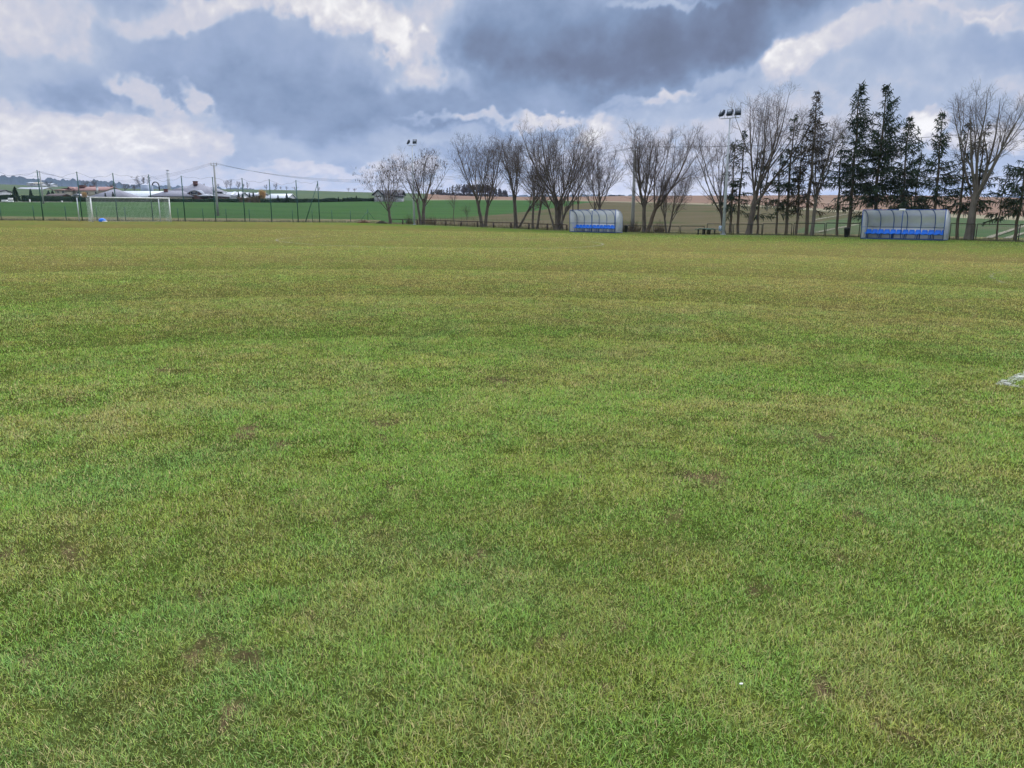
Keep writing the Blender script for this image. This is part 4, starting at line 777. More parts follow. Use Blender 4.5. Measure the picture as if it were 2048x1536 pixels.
class Bld:
    """a building seen from the pitch: x in photo columns, heights in metres above its base"""
    def __init__(s, name, label, x0, x1, Y, yb, cat='house', turn=0.0):
        s.Y = Y; s.x0 = x0; xc = (x0+x1)/2; m = float(col_m(xc)); s.k = Y*CP/F; zb = EYE+Y*float(slope(yb)); zt = tz(m*Y, Y); s.kz = Y*CP*CP/F; s.yb = yb; s.xc = xc
        s.base = min(0, zt-zb)-.4; s.t = thing(name, label, cat, (m*Y, Y, zb), turn)
    def X(s, x): return (x-s.xc)*s.k
    def Z(s, y): return (s.yb-y)*s.kz
    def walls(s, x0, x1, y, d0, d1, m, name='wall'):
        a, b = s.X(x0), s.X(x1); h = s.Z(y); return MB().box(((a+b)/2, (d0+d1)/2, (h+s.base)/2), (b-a, d1-d0, h-s.base)).build(name, m, s.t)
    def hip(s, x0, x1, ye, yr, d0, d1, m, r0=None, r1=None, ov=.35, name='roof'):
        a, b = s.X(x0)-ov, s.X(x1)+ov; e, r = s.Z(ye), s.Z(yr); c0, c1 = d0-ov, d1+ov; cy = (c0+c1)/2; half = (c1-c0)/2
        ra = s.X(r0) if r0 is not None else a+half; rb = s.X(r1) if r1 is not None else b-half
        V = [(a, c0, e), (b, c0, e), (b, c1, e), (a, c1, e), (ra, cy, r), (rb, cy, r), (a, c0, e-.16), (b, c0, e-.16), (b, c1, e-.16), (a, c1, e-.16)]
        return MB().poly(V, [(0, 1, 5, 4), (1, 2, 5), (2, 3, 4, 5), (3, 0, 4), (6, 7, 1, 0), (7, 8, 2, 1), (8, 9, 3, 2), (9, 6, 0, 3), (9, 8, 7, 6)]).build(name, m, s.t)
    def gable_x(s, x0, x1, ye, yr, d0, d1, m, ov=.35, name='roof', wall=None):
        """ridge along the front"""
        a, b = s.X(x0)-ov, s.X(x1)+ov; e, r = s.Z(ye), s.Z(yr); c0, c1 = d0-ov, d1+ov; cy = (c0+c1)/2; q = .14
        V = [(a, c0, e), (b, c0, e), (b, cy, r), (a, cy, r), (a, c1, e), (b, c1, e), (a, c0, e-q), (b, c0, e-q), (b, cy, r-q), (a, cy, r-q), (a, c1, e-q), (b, c1, e-q)]
        o = MB().poly(V, [(0, 1, 2, 3), (3, 2, 5, 4), (7, 6, 9, 8), (8, 9, 10, 11), (6, 7, 1, 0), (11, 10, 4, 5), (0, 3, 9, 6), (3, 4, 10, 9), (1, 7, 8, 2), (2, 8, 11, 5)]).build(name, m, s.t)
        if wall:
            w = MB()
            for x in (s.X(x0)+.03, s.X(x1)-.03): w.poly([(x, d0, e-.3), (x, d1, e-.3), (x, cy, r-.2)], [(0, 1, 2)])
            w.build('gable_wall', wall, s.t)
        return o
    def gable_y(s, x0, x1, ye, yr, d0, d1, m, wall, ov=.4, name='roof', xr=None):
        """gable facing the pitch"""
        a, b = s.X(x0)-ov, s.X(x1)+ov; e, r = s.Z(ye), s.Z(yr); c0, c1 = d0-ov, d1+.05; c = s.X(xr) if xr is not None else (a+b)/2; q = .16
        V = [(a, c0, e), (c, c0, r), (b, c0, e), (a, c1, e), (c, c1, r), (b, c1, e)]; V += [(x, y, z-q) for x, y, z in V]
        o = MB().poly(V, [(0, 1, 4, 3), (1, 2, 5, 4), (7, 6, 9, 10), (8, 7, 10, 11), (0, 6, 7, 1), (1, 7, 8, 2), (0, 3, 9, 6), (2, 8, 11, 5), (3, 4, 10, 9), (4, 5, 11, 10)]).build(name, m, s.t)
        MB().poly([(a+ov, d0+.02, e-.25), (b-ov, d0+.02, e-.25), (c, d0+.02, r-.3), (a+ov, d0+.3, e-.25), (b-ov, d0+.3, e-.25), (c, d0+.3, r-.3)], [(0, 1, 2), (5, 4, 3)]).build('gable_wall', wall, s.t); return o
    def win(s, x, y0, y1, w, d, frame=True):
        xc = s.X(x); w = w*s.k; z0, z1 = s.Z(y1), s.Z(y0)
        o = MB().box((xc, d-.02, (z0+z1)/2), (w, .06, z1-z0)).build('window', GLASS, s.t)
        if frame:
            b = MB(); t_ = .07
            b.box((xc, d-.05, z0), (w+t_*2, .08, t_)); b.box((xc, d-.05, z1), (w+t_*2, .08, t_)); b.box((xc-w/2, d-.045, (z0+z1)/2), (t_, .07, z1-z0-t_)); b.box((xc+w/2, d-.045, (z0+z1)/2), (t_, .07, z1-z0-t_)); b.box((xc, d-.042, (z0+z1)/2), (t_*.7, .06, z1-z0-t_)); b.build('window_frame', FRAMEW, o)
        return o
    def chim(s, x, y0, y1, w, d, m):
        b = MB(); z0, z1 = s.Z(y1), s.Z(y0); b.box((s.X(x), d, (z0+z1)/2), (w, w, z1-z0)); b.box((s.X(x), d, z1+.06), (w+.16, w+.16, .12)); return b.build('chimney', m, s.t)
# big grey-roofed brick house
h = Bld('brick_house', 'large brick house with grey hipped roofs and an arched dormer', 304, 421, 205, 400)
h.walls(347, 420, 391, 4, 15, BRICK); h.walls(305, 378, 392.4, 0, 8.6, WALLC, 'garage_wall'); h.walls(324, 352, 378.5, 9, 16, BRICK)
h.hip(345, 420, 391, 364.5, 3.6, 15.4, ROOFG, 361, 377); h.hip(304, 379, 392.2, 380.3, -.2, 8.2, ROOFG, 324, 354, name='garage_roof'); h.hip(322, 353, 378.3, 369, 8.6, 16.4, ROOFG, 337, 350)
h.hip(388, 412, 381, 371, 8, 15, ROOFG, 393, 397)
MB().poly([(h.X(338), 9.6, h.Z(376.5)), (h.X(350), 9.6, h.Z(376.5)), (h.X(349), 11.6, h.Z(370.8)), (h.X(340), 11.6, h.Z(370.8))], [(0, 1, 2, 3)]).build('roof_panel', SOLAR, h.t)
V = []; 
for k in range(15):
    u = k/14*2-1; x = h.X(384+u*19); z = h.Z(389.5)+(h.Z(379)-h.Z(389.5))*(math.cos(u*math.pi*.5)**.9 if abs(u) < 1 else 0); V += [(x, 2.6, z), (x, 9.0, z), (x, 2.6, z-.22)]
b = MB(); b.add(V, [np.array([(3*k, 3*k+3, 3*k+4, 3*k+1) for k in range(14)]+[(3*k+2, 3*k+5, 3*k+3, 3*k) for k in range(14)])]); b.build('dormer_roof', METG, h.t)
V = [(h.X(384+(k/14*2-1)*17.5), 2.9, h.Z(391)+(h.Z(380.6)-h.Z(391))*max(0, math.cos((k/14*2-1)*math.pi*.5))**.9) for k in range(15)]; MB().poly(V+[(h.X(401.5), 2.9, h.Z(400)), (h.X(366.5), 2.9, h.Z(400))], [list(range(14, -1, -1))+[16, 15]]).build('dormer_wall', BRICK, h.t)
h.win(383, 382.5, 389, 15, 2.85); h.chim(370, 361, 369, .95, 8.5, BRICK); h.chim(326, 378.5, 385, .8, 3, BRICK); h.hip(397, 421, 391, 386, 1.2, 5, METG, name='porch_roof')
for x in (414, 419.5): MB().bar((h.X(x), 1.6, h.base), (h.X(x), 1.6, h.Z(391)), .16, 6).build('porch_post', BRICK, h.t)
for x in (313, 320, 327.5, 339): h.win(x, 394, 397.5, 2.8, -.02, False)
# red-roofed house
h = Bld('long_house', 'long cream house with a faded red roof and low chimneys', 113, 212, 250, 394)
h.walls(139, 207, 380.4, 3, 12, WALLC); h.walls(115, 140, 380, 0, 8, WALLC); h.gable_x(139, 207, 380.2, 372.2, 3, 12, ROOFR, .5, wall=WALLC); h.hip(114, 141, 380, 375.8, -.2, 8.2, ROOFR, name='porch_roof')
h.gable_y(131, 140, 380.5, 373, 2.4, 8, ROOFR, WALLC)
h.chim(149.5, 370, 374.5, 1.6, 6, BRICK); h.chim(163, 370.3, 373.6, 1.3, 8.5, BRICK); h.chim(205, 371, 374.5, .5, 7.5, BRICK); h.chim(191.8, 374, 386, .42, 2.4, WALLW)
for x, y0, y1, w, d in ((121.5, 381, 386, 3.4, -.02), (131.5, 381.5, 386, 5.5, -.02), (151.5, 383, 387, 5.5, 2.98), (168, 383.5, 388, 5.5, 2.98), (187, 383, 387.5, 5.0, 2.98)): h.win(x, y0, y1, w, d)
h = Bld('grey_roofed_house', 'low house with a pale grey pyramid roof left of the long white hall', 188, 252, 197, 396); h.walls(190, 250, 393.4, 0, 8, WALLC); h.hip(187, 252, 393.2, 377.3, -.3, 8.3, ROOFG, 217, 222)
h = Bld('garden_shed', 'small grey arched-roof shed in front of the red-roofed house', 149, 168, 215, 396, 'shed'); h.walls(150, 167, 393, 0, 3, WALLC); h.gable_y(149, 168, 393, 387.6, 0, 3, METG, METG)
h = Bld('garden_shed', 'low brown-roofed shed beside the dark hedge', 97, 126, 222, 395, 'shed'); h.walls(99, 124, 391.5, 0, 5, BRICK); h.gable_x(97, 126, 391.5, 387.2, 0, 5, ROOFB, wall=BRICK)
h = Bld('long_hall', 'long low hall with a pale metal roof and two small chimneys', 228, 319, 222, 396.5, 'hall'); h.walls(230, 318, 393.3, 0, 9, WALLW); h.gable_x(229, 319, 393, 381.2, 0, 11, METW, .2, wall=WALLW); h.chim(263, 389.8, 393.4, .7, -.6, BLACKP); h.chim(269.5, 390.6, 393.4, .7, -.6, BLACKP)
for k in range(2):
    b = Bld('silo', ('wide blue grey silo left of the tall pale chimney', 'narrower blue grey silo with a bent black pipe')[k], (287, 303)[k], (303, 311)[k], 300+4*k, 384, 'silo'); w = b.X((303, 311)[k]); hh = b.Z((370, 371.2)[k])
    MB().tubes(np.array([[(0, 0, b.base), (0, 0, hh)]]), np.array([[w, w]]), 20, True).build('tank', SILO, b.t); MB().tubes(np.array([[(0, 0, hh), (0, 0, hh+.5)]]), np.array([[w*1.02, .1]]), 20).build('roof', METG, b.t)
    if k: a = np.linspace(0, math.pi, 10); pts = np.stack([w*.7+1.3-1.3*np.cos(a), 0*a, hh-.2+1.5*np.sin(a)], 1); pts = np.concatenate([pts, [(w*.7+2.6, 0, hh-2.5)]]); MB().tubes(pts[None], np.full((1, 11), .22), 8).build('pipe', BLACKP, b.t)
b = Bld('tall_chimney', 'tall pale grey chimney standing behind the big grey-roofed house', 340, 346, 350, 390, 'chimney'); hh = b.Z(341); MB().tubes(np.array([[(0, 0, b.base), (0, 0, hh)]]), np.array([[.72, .55]]), 12, True).build('shaft', mat('pale chimney', (.55, .56, .58), .8, (.44, .45, .47), 1.2), b.t)
for z in (hh*.35, hh*.6, hh*.85, hh-.15): MB().tubes(np.array([[(0, 0, z), (0, 0, z+.16)]]), np.array([[.80, .80]])*(1 if z < hh*.5 else .9), 12, True).build('band', METG, b.t)
# pale halls right of the concrete pole
def hall(label, x0, x1, Y, yb, ye, yr, strips, depth=10, arch=None, roof=METG):
    h = Bld('storage_hall', label, x0, x1, Y, yb, 'hall'); h.walls(x0, x1, ye, 0, depth, WALLW); h.gable_x(x0, x1, ye, yr, 0, depth, roof, .25, wall=WALLW)
    for x in strips:
        zs, ze = h.Z(yr)-.3, h.Z(ye)+.25; sl_ = depth/2-.1; MB().poly([(h.X(x), .12, ze+.10), (h.X(x+5.5), .12, ze+.10), (h.X(x+1.5), sl_, zs+.42), (h.X(x-4), sl_, zs+.42)], [(0, 1, 2, 3)]).build('roof_strip', METW, h.t)
    if arch:
        a0, a1, yt = arch; n = 12; V = []
        for k in range(n+1): u = k/n*math.pi; V.append((h.X((a0+a1)/2)-math.cos(u)*(a1-a0)/2*h.k, -1.5, h.base+(h.Z(yt)-h.base)*math.sin(u)**.6))
        V2_ = [(x, 6, z) for x, y, z in V]; o = MB().poly(V+V2_, [(k, k+1, n+2+k, n+1+k) for k in range(n)]+[list(range(n, -1, -1))]).build('tunnel_end', METW, h.t)
    return h
hall('nearest grey hall with white roof strips and a white vault, right of the concrete pole', 415, 479, 232, 398.5, 392.3, 383.2, (444, 463, 474), arch=(419, 445, 386))
hall('farther grey hall with white roof strips, left of the orange willow', 479, 524, 262, 396, 391, 385, (490, 512))
hall('pale low hall standing alone right of the orange willow', 535, 577, 240, 399, 396, 386.8, (), roof=METW)
# white house behind the first leafless tree
h = Bld('white_house', 'white house with a dark gabled roof behind the first leafless tree', 748, 806, 228, 402); h.walls(749.5, 799, 389.5, 1.5, 10, WALLW); h.walls(750, 765.5, 389.5, 0, 8, WALLW); h.gable_x(754, 801, 389.5, 379.3, 1.5, 10, ROOFD, .4); h.gable_y(748.5, 766.5, 390, 379, -.2, 6, ROOFD, WALLW, .5)
h.gable_y(785, 798, 391.5, 380.2, .6, 6, ROOFD, WALLW, .4); h.walls(786.5, 797, 391.5, .8, 4, WALLW); h.walls(794, 805, 393.2, -2, 3, WALLW, 'garage_wall'); h.hip(793, 806, 393, 390, -2.2, 3.2, ROOFD, name='garage_roof')
for x, y0, y1, w in ((754.5, 388.3, 393.5, 2.0), (758.2, 387.5, 394, 2.2), (763, 388, 394, 1.8)): h.win(x, y0, y1, w, -.02, False)
for x in (772, 779): h.win(x, 392, 396, 3, 1.48, False)
# far barn, far houses, white shed at the left edge
h = Bld('barn', 'long grey barn far up the field behind the conifers', 36, 91, 440, 383.5, 'barn'); h.walls(38, 90, 379.2, 0, 12, mat('weathered boards', (.19, .20, .21), .9)); h.gable_x(36, 91, 379, 374.2, 0, 12, METG, .3, wall=WALLC)
for k, (x0, x1, y, yr, ye) in enumerate(((61, 70, 369.5, 364.2, 366.3), (71.5, 88, 371, 364.4, 367.2), (100, 109, 372.5, 366.5, 369))):
    h = Bld('hill_house', ('tiny white house below the far woods, leftmost of three', 'widest white house below the far woods, behind the left pole', 'tiny white house below the far woods, rightmost of three')[k], x0, x1, 640, y); h.walls(x0, x1, ye, 0, 9, WALLW); h.gable_x(x0, x1, ye, yr, 0, 9, METW if k != 1 else WALLC, .5, wall=WALLW)
    for q in (.3, .7): h.win(x0+(x1-x0)*q, ye+.8, ye+2.2, 1.3, -.02, False)
h = Bld('white_shed', 'small white shed at the left edge above the hedge', -14, 3.6, 195, 393, 'shed'); h.walls(-13, 3.2, 383, 0, 5, WALLW); h.gable_x(-14, 3.6, 383, 379, 0, 5, ROOFD, .2, wall=WALLW)
# crates, marker posts, track by the hedge
for k, (x0, x1, y0, y1, Y) in enumerate(((8.5, 17.5, 395.2, 400.3, 176), (17.8, 22.6, 397, 400.4, 175.5), (21.2, 28.3, 392.2, 396.4, 178), (23, 29.2, 396.6, 400.4, 176))):
    p = at((x0+x1)/2, Y); kx_ = Y*CP/F; w, hh = (x1-x0)*kx_, (y1-y0)*Y*CP*CP/F; zb = EYE+Y*float(slope(y1)); p[2] = max(zb, p[2]) if k == 2 else p[2]
    t = thing('white_container', ('widest white container by the hedge, at the left edge', 'smallest low white container between two others by the hedge', 'white container standing on top of another by the hedge', 'white container carrying a second one, by the hedge')[k], 'container', p, .15*(k-1.5), 'white containers by the hedge')
    if k == 2: t.location[2] = tz(p[0], p[1])+hh*1.03
    MB().box((0, 0, hh/2), (w, w*.8, hh*.94)).build('body', WHITE, t); MB().box((0, 0, hh*.985), (w*1.05, w*.86, hh*.05)).build('lid', METG, t)
for k, (x, y0, y1, w) in enumerate(((62.8, 394.8, 400.6, 1.6), (126.8, 400, 403, 2.2))):
    p = at(x, 177); kx_ = 177*CP/F; t = thing('marker_post', ('narrow upright white post at the hedge, left of the pole', 'squat white post at the hedge below the red-roofed house')[k], 'post', p); hh = (y1-y0)*kx_*CP; MB().box((0, 0, hh/2), (w*kx_, w*kx_, hh)).build('post', WHITE, t); MB().box((0, 0, hh+.03), (w*kx_*1.15, w*kx_*1.15, .06)).build('cap', METG, t)
tr = np.array([at(x, Y) for x, Y in zip(np.linspace(-60, 146, 40), np.linspace(176, 177.5, 40))]); marking('track', tr[:, :2], 1.6, mat('pale gravel track', (.50, .47, .41), .95, (.40, .38, .33), .5)).location[2] = .05
# hedges: boxes of leaf clumps
def hedge(label, x0, x1, Y0_, Y1_, yt0, yt1, yb, m, seed, bump=.25, name='hedge', depth=1.2):
    n = max(6, int(abs(x1-x0)*Y0_*CP/F/.45)); rs = np.random.RandomState(seed); f = np.linspace(0, 1, n); P = np.array([at(x0+(x1-x0)*q, Y0_+(Y1_-Y0_)*q) for q in f])
    H = np.array([max(.5, (EYE+(Y0_+(Y1_-Y0_)*q)*float(slope(yt0+(yt1-yt0)*q)))-p[2]) for q, p in zip(f, P)]); o0 = P[n//2].copy(); P = P-o0
    H = H*(1+bump*(fbm(f*n/5+seed, f*0+seed, 3)-.5)*2); prof = [(-depth/2, -.1), (-depth/2*1.1, .35), (-depth/2*1.0, .75), (-depth*.25, .98), (0, 1.0), (depth*.25, .98), (depth/2, .75), (depth/2, -.1)]
    V = np.array([[(p[0]+rs.normal(0, .08), p[1]+a+rs.normal(0, .08), p[2]+hh*z+rs.normal(0, .05)*(z > 0)) for a, z in prof] for p, hh in zip(P, H)]); b = MB(); b.add(V.reshape(-1, 3), [grid_faces(n, 8), np.array([range(8)]), np.array([range((n-1)*8+7, (n-1)*8-1, -1)])])
    k = n*26; i = rs.randint(0, n, k); u = rs.rand(k)*2-1; z = rs.rand(k)**.8; c = P[i]+np.stack([rs.normal(0, .25, k), u*depth*.55, H[i]*(z*1.03)], 1); c[:, 1] = np.where(rs.rand(k) < .5, P[i][:, 1]-depth*.5*(1.1-.4*z), c[:, 1])
    d1 = unit(rs.normal(0, 1, (k, 3)))*(.10+.13*rs.rand(k))[:, None]; d2 = unit(np.cross(d1, rs.normal(0, 1, (k, 3))))*(.08+.10*rs.rand(k))[:, None]; V = np.stack([c-d1, c+d2, c+d1, c-d2], 1).reshape(-1, 3); b.add(V, [np.arange(k)[:, None]*4+np.arange(4)[None]])
    o = b.build(name, m, None, o0); tag(o, label, 'hedge'); return o
hedge('short dark clipped hedge at the left edge behind the white containers', -70, 30, 181, 181, 391.5, 390.5, 400.5, HEDGE, 1)
hedge('clipped dark hedge below the red-roofed house', 50, 151, 182, 183, 391.5, 393.3, 403, HEDGE, 2, .12)
hedge('long clipped dark hedge running behind the white goal', 151, 420, 184, 187, 394.3, 399, 405, HEDGE, 3, .12)
hedge('dark hedge below the nearest grey hall', 420, 478, 188, 193, 398, 398, 405, HEDGE, 4, .4)
hedge('brownish loose shrubs below the farther grey hall', 478, 521, 194, 198, 392.5, 394, 405, SHRUBM, 5, .5, 'shrub_row')
hedge('long uneven dark hedge between the orange willow and the white house', 521, 688, 199, 224, 398.2, 397, 404.5, HEDGE, 6, .35)
hedge('dark hedge in front of the white house', 688, 792, 225, 236, 396, 397, 402.5, HEDGE, 7, .4)
# garden conifers
def conifer(label, x, yt, yb, w, Y, seed, m=HEDGE):
    p = at(x, Y); zt = EYE+Y*float(slope(yt)); H = zt-p[2]; R = w/2*Y*CP/F; rs = np.random.RandomState(seed); t = thing('garden_conifer', label, 'tree', p, 0, 'small conifers by the hedges'); MB().bar((0, 0, -.1), (0, 0, H*.9), R*.12, 6, .02).build('trunk', SPBARK, t)
    n = int(500+500*R); z = rs.rand(n)**1.25; a = rs.rand(n)*6.283; q = R*(1-z)**.8*(.55+.5*rs.rand(n))*(.75+.5*fbm(z*7+seed, np.cos(a)*1.5+seed, 2)); c = np.stack([np.cos(a)*q, np.sin(a)*q, H*(.04+.96*z)], 1)
    d1 = unit(np.stack([np.cos(a), np.sin(a), -.35+rs.normal(0, .3, n)], 1))*(.10+.14*R*rs.rand(n))[:, None]; d2 = unit(np.cross(d1, rs.normal(0, 1, (n, 3))))*(.06+.06*R*rs.rand(n))[:, None]; b = MB(); b.add(np.stack([c-d1, c+d2, c+d1, c-d2], 1).reshape(-1, 3), [np.arange(n)[:, None]*4+np.arange(4)[None]])
    MB_ = b.build('crown', m, t); return t
for x, yt, yb, w, Y, lab in ((36, 373.5, 401, 17, 183.5, 'broad dark conifer at the hedge, left of the pole'), (66.5, 378, 396, 11, 186, 'smaller dark conifer between the broad one and the pole'), (102, 381.5, 390, 8, 262, 'small round conifer left of the red-roofed house, by the brown shed'), (110, 380.5, 390, 7, 264, 'narrow conifer touching the left end of the red-roofed house'),
                              (214.5, 385.5, 395, 4.4, 193, 'slim dark conifer before the pyramid roof, left of a pair'), (230, 384, 396, 7, 193, 'slim dark conifer before the pyramid roof, right of a pair'), (479.8, 384.5, 404, 6.5, 197, 'pointed conifer left of the tall green post, before the halls'), (487.5, 387.5, 404, 6.5, 197, 'pointed conifer behind the tall green post, before the halls'), (501.5, 386.5, 404, 6, 199, 'pointed conifer left of the orange willow, first of two'), (509, 384.5, 404, 7.5, 199, 'pointed conifer left of the orange willow, nearer to it'),
                              (558, 390.5, 404, 6, 204, 'small pointed conifer before the pale low hall'), (575.5, 386.5, 404, 7.5, 206, 'small pointed conifer at the right end of the pale low hall'), (678, 394, 404, 3, 222, 'little conifer tip above the hedge, left of two'), (714, 391.5, 404, 5, 228, 'little conifer tip above the hedge near the white house')):
    conifer(lab, x, yt, yb, w, Y, int(x))
def puffball(label, x, yt, w, Y, m, seed, name='orange_willow', cat='tree', group=None):
    p = at(x, Y); H = EYE+Y*float(slope(yt))-p[2]; R = w/2*Y*CP/F; rs = np.random.RandomState(seed); t = thing(name, label, cat, p); n = 650; a = rs.rand(n)*6.283; sp_ = rs.rand(n)**.8*.9; st = np.stack([rs.normal(0, .15, n), rs.normal(0, .15, n), H*.25*rs.rand(n)+.2], 1); d = np.stack([np.cos(a)*sp_, np.sin(a)*sp_, np.ones(n)*(1.1-.3*sp_)], 1)
    T = grow(st, d*np.array((R/H*1.3, R/H*1.3, 1)), H*(.92-.42*sp_**2)*(.45+.5*rs.rand(n)), 4, .02, .10, rs); b = MB(); b.tubes(T, taper(T, np.full(n, .032), np.full(n, .014)), 3); MB().bar((0, 0, -.1), (0, 0, H*.35), .22, 7, .12).build('trunk', BARK, t); b.build('crown', m, t); return t
puffball('leafless willow with orange twigs between the pale halls', 527, 379.5, 22, 204, ORANGE, 1); puffball('orange-twigged shrub before the red-roofed house', 173, 384.5, 15, 214, ORANGE, 2, 'orange_shrub', 'shrub')
# bare trees on the skyline
far = bare_tree('leafless tree with an open crown above the blue grey silos', at(290, 285), 1, 1, S1, 91, group='leafless trees on the skyline') if False else None
def far_tree(label, x, yt, yb, w, Y, seed, first=[None, None, None]):
    p = at(x, Y); zb = EYE+Y*float(slope(yb)); H = EYE+Y*float(slope(yt))-min(zb, p[2]+.5); H = max(H, 3); R = w/2*Y*CP/F; k = seed % 3
    if first[k] is None:
        first[k] = bare_tree(label, p, 10.0, 1.9, [(0, 0, (.4, -.5, .2)[k], 0, 1, 1)], 90+k, fork=.34, lead=5, spread=.72, dens=.7, sub=1, r0=.30, fine=.026, twig=TWIG, group='leafless trees on the skyline'); t = first[k]
    else: t = dup(first[k], p, seed*1.3, label)
    t.scale = (R/3.6, R/3.6, H/10); t.location = p; return t
for k, (x, yt, yb, w, Y, lab) in enumerate(((290, 348.5, 384, 28, 310, 'leafless round tree above the blue grey silos'), (413, 366, 378, 7, 620, 'small leafless skyline tree right of the brick house roof'), (440, 367.5, 380, 7, 600, 'small leafless skyline tree just right of the concrete pole'), (457, 361.5, 381, 9, 560, 'leafless skyline tree, left of the tallest one'), (464.5, 360, 382, 12, 560, 'tallest leafless skyline tree between the green posts'),
                                            (480, 363, 381, 13, 560, 'bushy leafless skyline tree touching a green post'), (490, 367, 381, 9, 560, 'leafless skyline tree right of the green post, lower one'), (498.5, 365, 383, 7, 520, 'slim leafless skyline tree between two green posts'), (536, 368.5, 381, 9, 560, 'leafless skyline tree behind the post right of the willow'), (555, 367, 384, 11, 520, 'forked leafless skyline tree above the pale low hall'), (565, 372, 380, 6, 600, 'thin leafless skyline tree above the end of the pale low hall'), (576, 371.5, 380, 7, 600, 'round leafless skyline tree right of the pale low hall'),
                                            (593, 373, 381, 11, 600, 'low leafless skyline tree behind a green post'), (640, 376.5, 382, 6, 620, 'tiny leafless skyline tree beside the braced end post'), (699, 378.5, 384, 7, 620, 'tiny leafless skyline tree left of the white house, first of two'), (711, 378.3, 384, 9, 620, 'tiny leafless skyline tree left of the white house, nearer to it'), (105, 361, 373, 16, 610, 'grey leafless tree beside the far white houses'), (180, 362, 380, 22, 420, 'wide leafless tree behind the red roof, left'), (196, 358, 380, 18, 420, 'taller leafless tree behind the red roof, right'), (232, 366, 381, 22, 420, 'leafless tree behind the pyramid roof'), (255, 366, 381, 22, 420, 'leafless tree behind the left half of the long hall'), (274, 367, 381, 18, 420, 'leafless tree behind the right half of the long hall'))):
    far_tree(lab, x, yt, yb, w, Y, k)
# pine copse on the ridge, reads as one mass
def copse():
    rs = np.random.RandomState(77); b = MB(); P = []
    for k in range(120):
        x = 862+152*rs.rand(); Y = 500+34*rs.rand(); e = np.interp(x, [862, 885, 900, 925, 960, 985, 1014], [386, 380, 372, 368, 366.5, 371, 381]); p = at(x, Y); H = max(3, EYE+Y*float(slope(e+6*rs.rand()))-p[2]); b.bar(p, p+np.array((rs.normal(0, .2), 0, H)), .17, 5, .06)
        n = int(18+34*(x > 925)); z = (.45 if x < 925 else .35)+(.60)*rs.rand(n); a = rs.rand(n)*6.283; q = (1.15-z)*H*.20*rs.rand(n)+.25; c = p+np.stack([np.cos(a)*q, np.sin(a)*q, H*z], 1); d1 = unit(rs.normal(0, 1, (n, 3)))*.7*(.4+.6*rs.rand(n))[:, None]; d2 = unit(np.cross(d1, rs.normal(0, 1, (n, 3))))*(.16+.3*(x > 925))
        b.add(np.stack([c-d1, c+d2, c+d1, c-d2], 1).reshape(-1, 3), [np.arange(n)[:, None]*4+np.arange(4)[None]])
    o = b.build('pine_copse', mat('dark copse', (.105, .085, .088), .95, (.06, .066, .056), .15)); o['kind'] = 'stuff'; o['label'] = 'dark pine copse on the ridge behind the leafless trees'; o['category'] = 'copse'
copse()
b = MB(); rs = np.random.RandomState(3)
for x0, x1, hh in ((862, 1016, 1.5), (1216, 1246, .5)):
    for k in range(420 if x0 < 900 else 50):
        p = at(x0+(x1-x0)*rs.rand(), 498 if x0 < 900 else 500); q = p+np.array((0, 0, hh*rs.rand())); d1 = unit(rs.normal(0, 1, 3))*(.9 if x0 < 900 else .5); d2 = unit(np.cross(d1, rs.normal(0, 1, 3)))*.5; b.add([q-d1, q+d2, q+d1, q-d2], [np.array([[0, 1, 2, 3]])])
o = b.build('scrub', mat('dark scrub', (.10, .085, .085), .95, (.075, .075, .06), .2)); o['kind'] = 'stuff'; o['label'] = 'dark low scrub along the far ridge'; o['category'] = 'undergrowth'
# ------------------------------------------------------------------ power line
def pole(label, x, yb, yt, Y, cross, rz=0.0, off=None):
    p = at(x, Y) if off is None else on_rail(x, off); H = EYE+p[1]*float(slope(yt))-p[2]; t = thing('power_pole', label, 'pole', p, rz, 'concrete power line poles'); MB().tubes(np.array([[(0, 0, -.2), (0, 0, H)]]), np.array([[.19, .11]]), 8, True).build('pole', CONC, t)
    if cross:
        w = cross; MB().bar((-w, 0, H-.05), (w, 0, H-.05), .05, 5).build('crossarm', GALV, t)
        for q in (-w, 0, w): MB().tubes(np.array([[(q, 0, H-.05), (q, 0, H+.12), (q, 0, H+.34)]]), np.array([[.03, .05, .035]]), 7, True).build('insulator', mat('grey insulator', (.30, .30, .31), .4), t)
    return p, H, t
pA, hA, tA_ = pole('concrete power pole far left with two short side arms', 89.5, 411, 342, 161, .0)
MB().bar((-1.0, 0, hA-.3), (.15, 0, hA-.3), .04, 5).build('crossarm', GALV, tA_); MB().bar((-1.15, 0, hA-1.15), (0, 0, hA-1.1), .04, 5).build('crossarm', GALV, tA_)
pB, hB, _ = pole('concrete power pole with a trident top behind the green fence', 435.5, 431, 330.5, 105.5, .37)
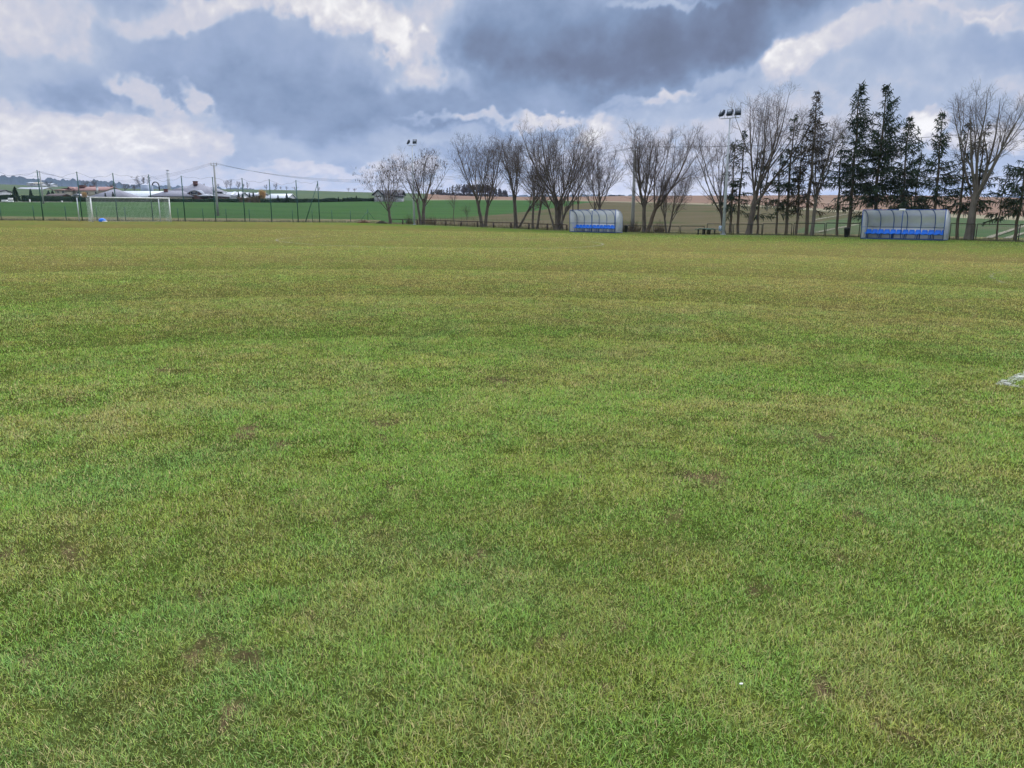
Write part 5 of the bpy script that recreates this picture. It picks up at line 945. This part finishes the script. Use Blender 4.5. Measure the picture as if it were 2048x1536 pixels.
pC, hC, _ = pole('grey concrete power pole behind the farther dugout bin, among branches', 1266, 466, 300, 78, .37, DW, off=1.6)
def cable(label, a, b_, sag, r=.010, n=26):
    s = np.linspace(0, 1, n)[:, None]; P = a+(b_-a)*s; P[:, 2] -= (4*s[:, 0]*(1-s[:, 0]))*sag; o = MB().tubes(P[None], np.full((1, n), r), 4).build('power_cable', mat('grey cable', (.085, .095, .12), .6)); tag(o, label, 'cable', 'overhead power cables'); return o
tops = lambda p, h, q, rz=0: p+np.array((q*math.cos(rz), q*math.sin(rz), h+.28))
for q, w in ((-.37, 'left'), (0, 'middle'), (.37, 'right')):
    cable('overhead cable from the %s insulator of the trident pole to the far left pole' % w, pA+np.array((q, 0, hA-.05)), tops(pB, hB, q), 2.3+q*.5)
    cable('overhead cable from the %s insulator of the trident pole to the leafless trees' % w, tops(pB, hB, q), tops(pC, hC, q, DW), 2.7+q*.4)
cable('single bluish overhead cable crossing behind the three-lamp mast', tops(pC, hC, 0), np.array((52., 62., 9.2)), .75, .018)
for q, sg in ((0, 1), (.8, -1)): cable('overhead cable leaving the far left pole towards the left edge, %s one' % ('upper' if sg > 0 else 'lower'), pA+np.array((-.8*q, 0, hA-.2-.9*q)), at(-230, 190)+np.array((0, 0, 7.5-q)), 1.6)

p = gpix(1481, 1388); t = thing('paper_scrap', 'tiny white scrap lying in the near grass, right of centre', 'litter', p+np.array((0, 0, .016))); b = MB(); lump(b, .0048, 4, 1.4, .9, .6, 10, 7); b.build('scrap', WHITE, t)
# ------------------------------------------------------------------ air: thin haze round the whole scene
if HAZE > 0:
    b = MB(); b.box((0, 1500, 29), (8400, 8400, 122)); hm, nt, out = newmat('haze air'); pv = nd(nt, 'ShaderNodeVolumePrincipled'); pv.inputs['Color'].default_value = (.50, .66, 1, 1); pv.inputs['Density'].default_value = HAZE; pv.inputs['Anisotropy'].default_value = .3
    nt.links.new(pv.outputs[0], out.inputs['Volume']); o = b.build('haze', hm); o['kind'] = 'stuff'; o['label'] = 'thin bluish haze over the far fields'; o['category'] = 'haze'
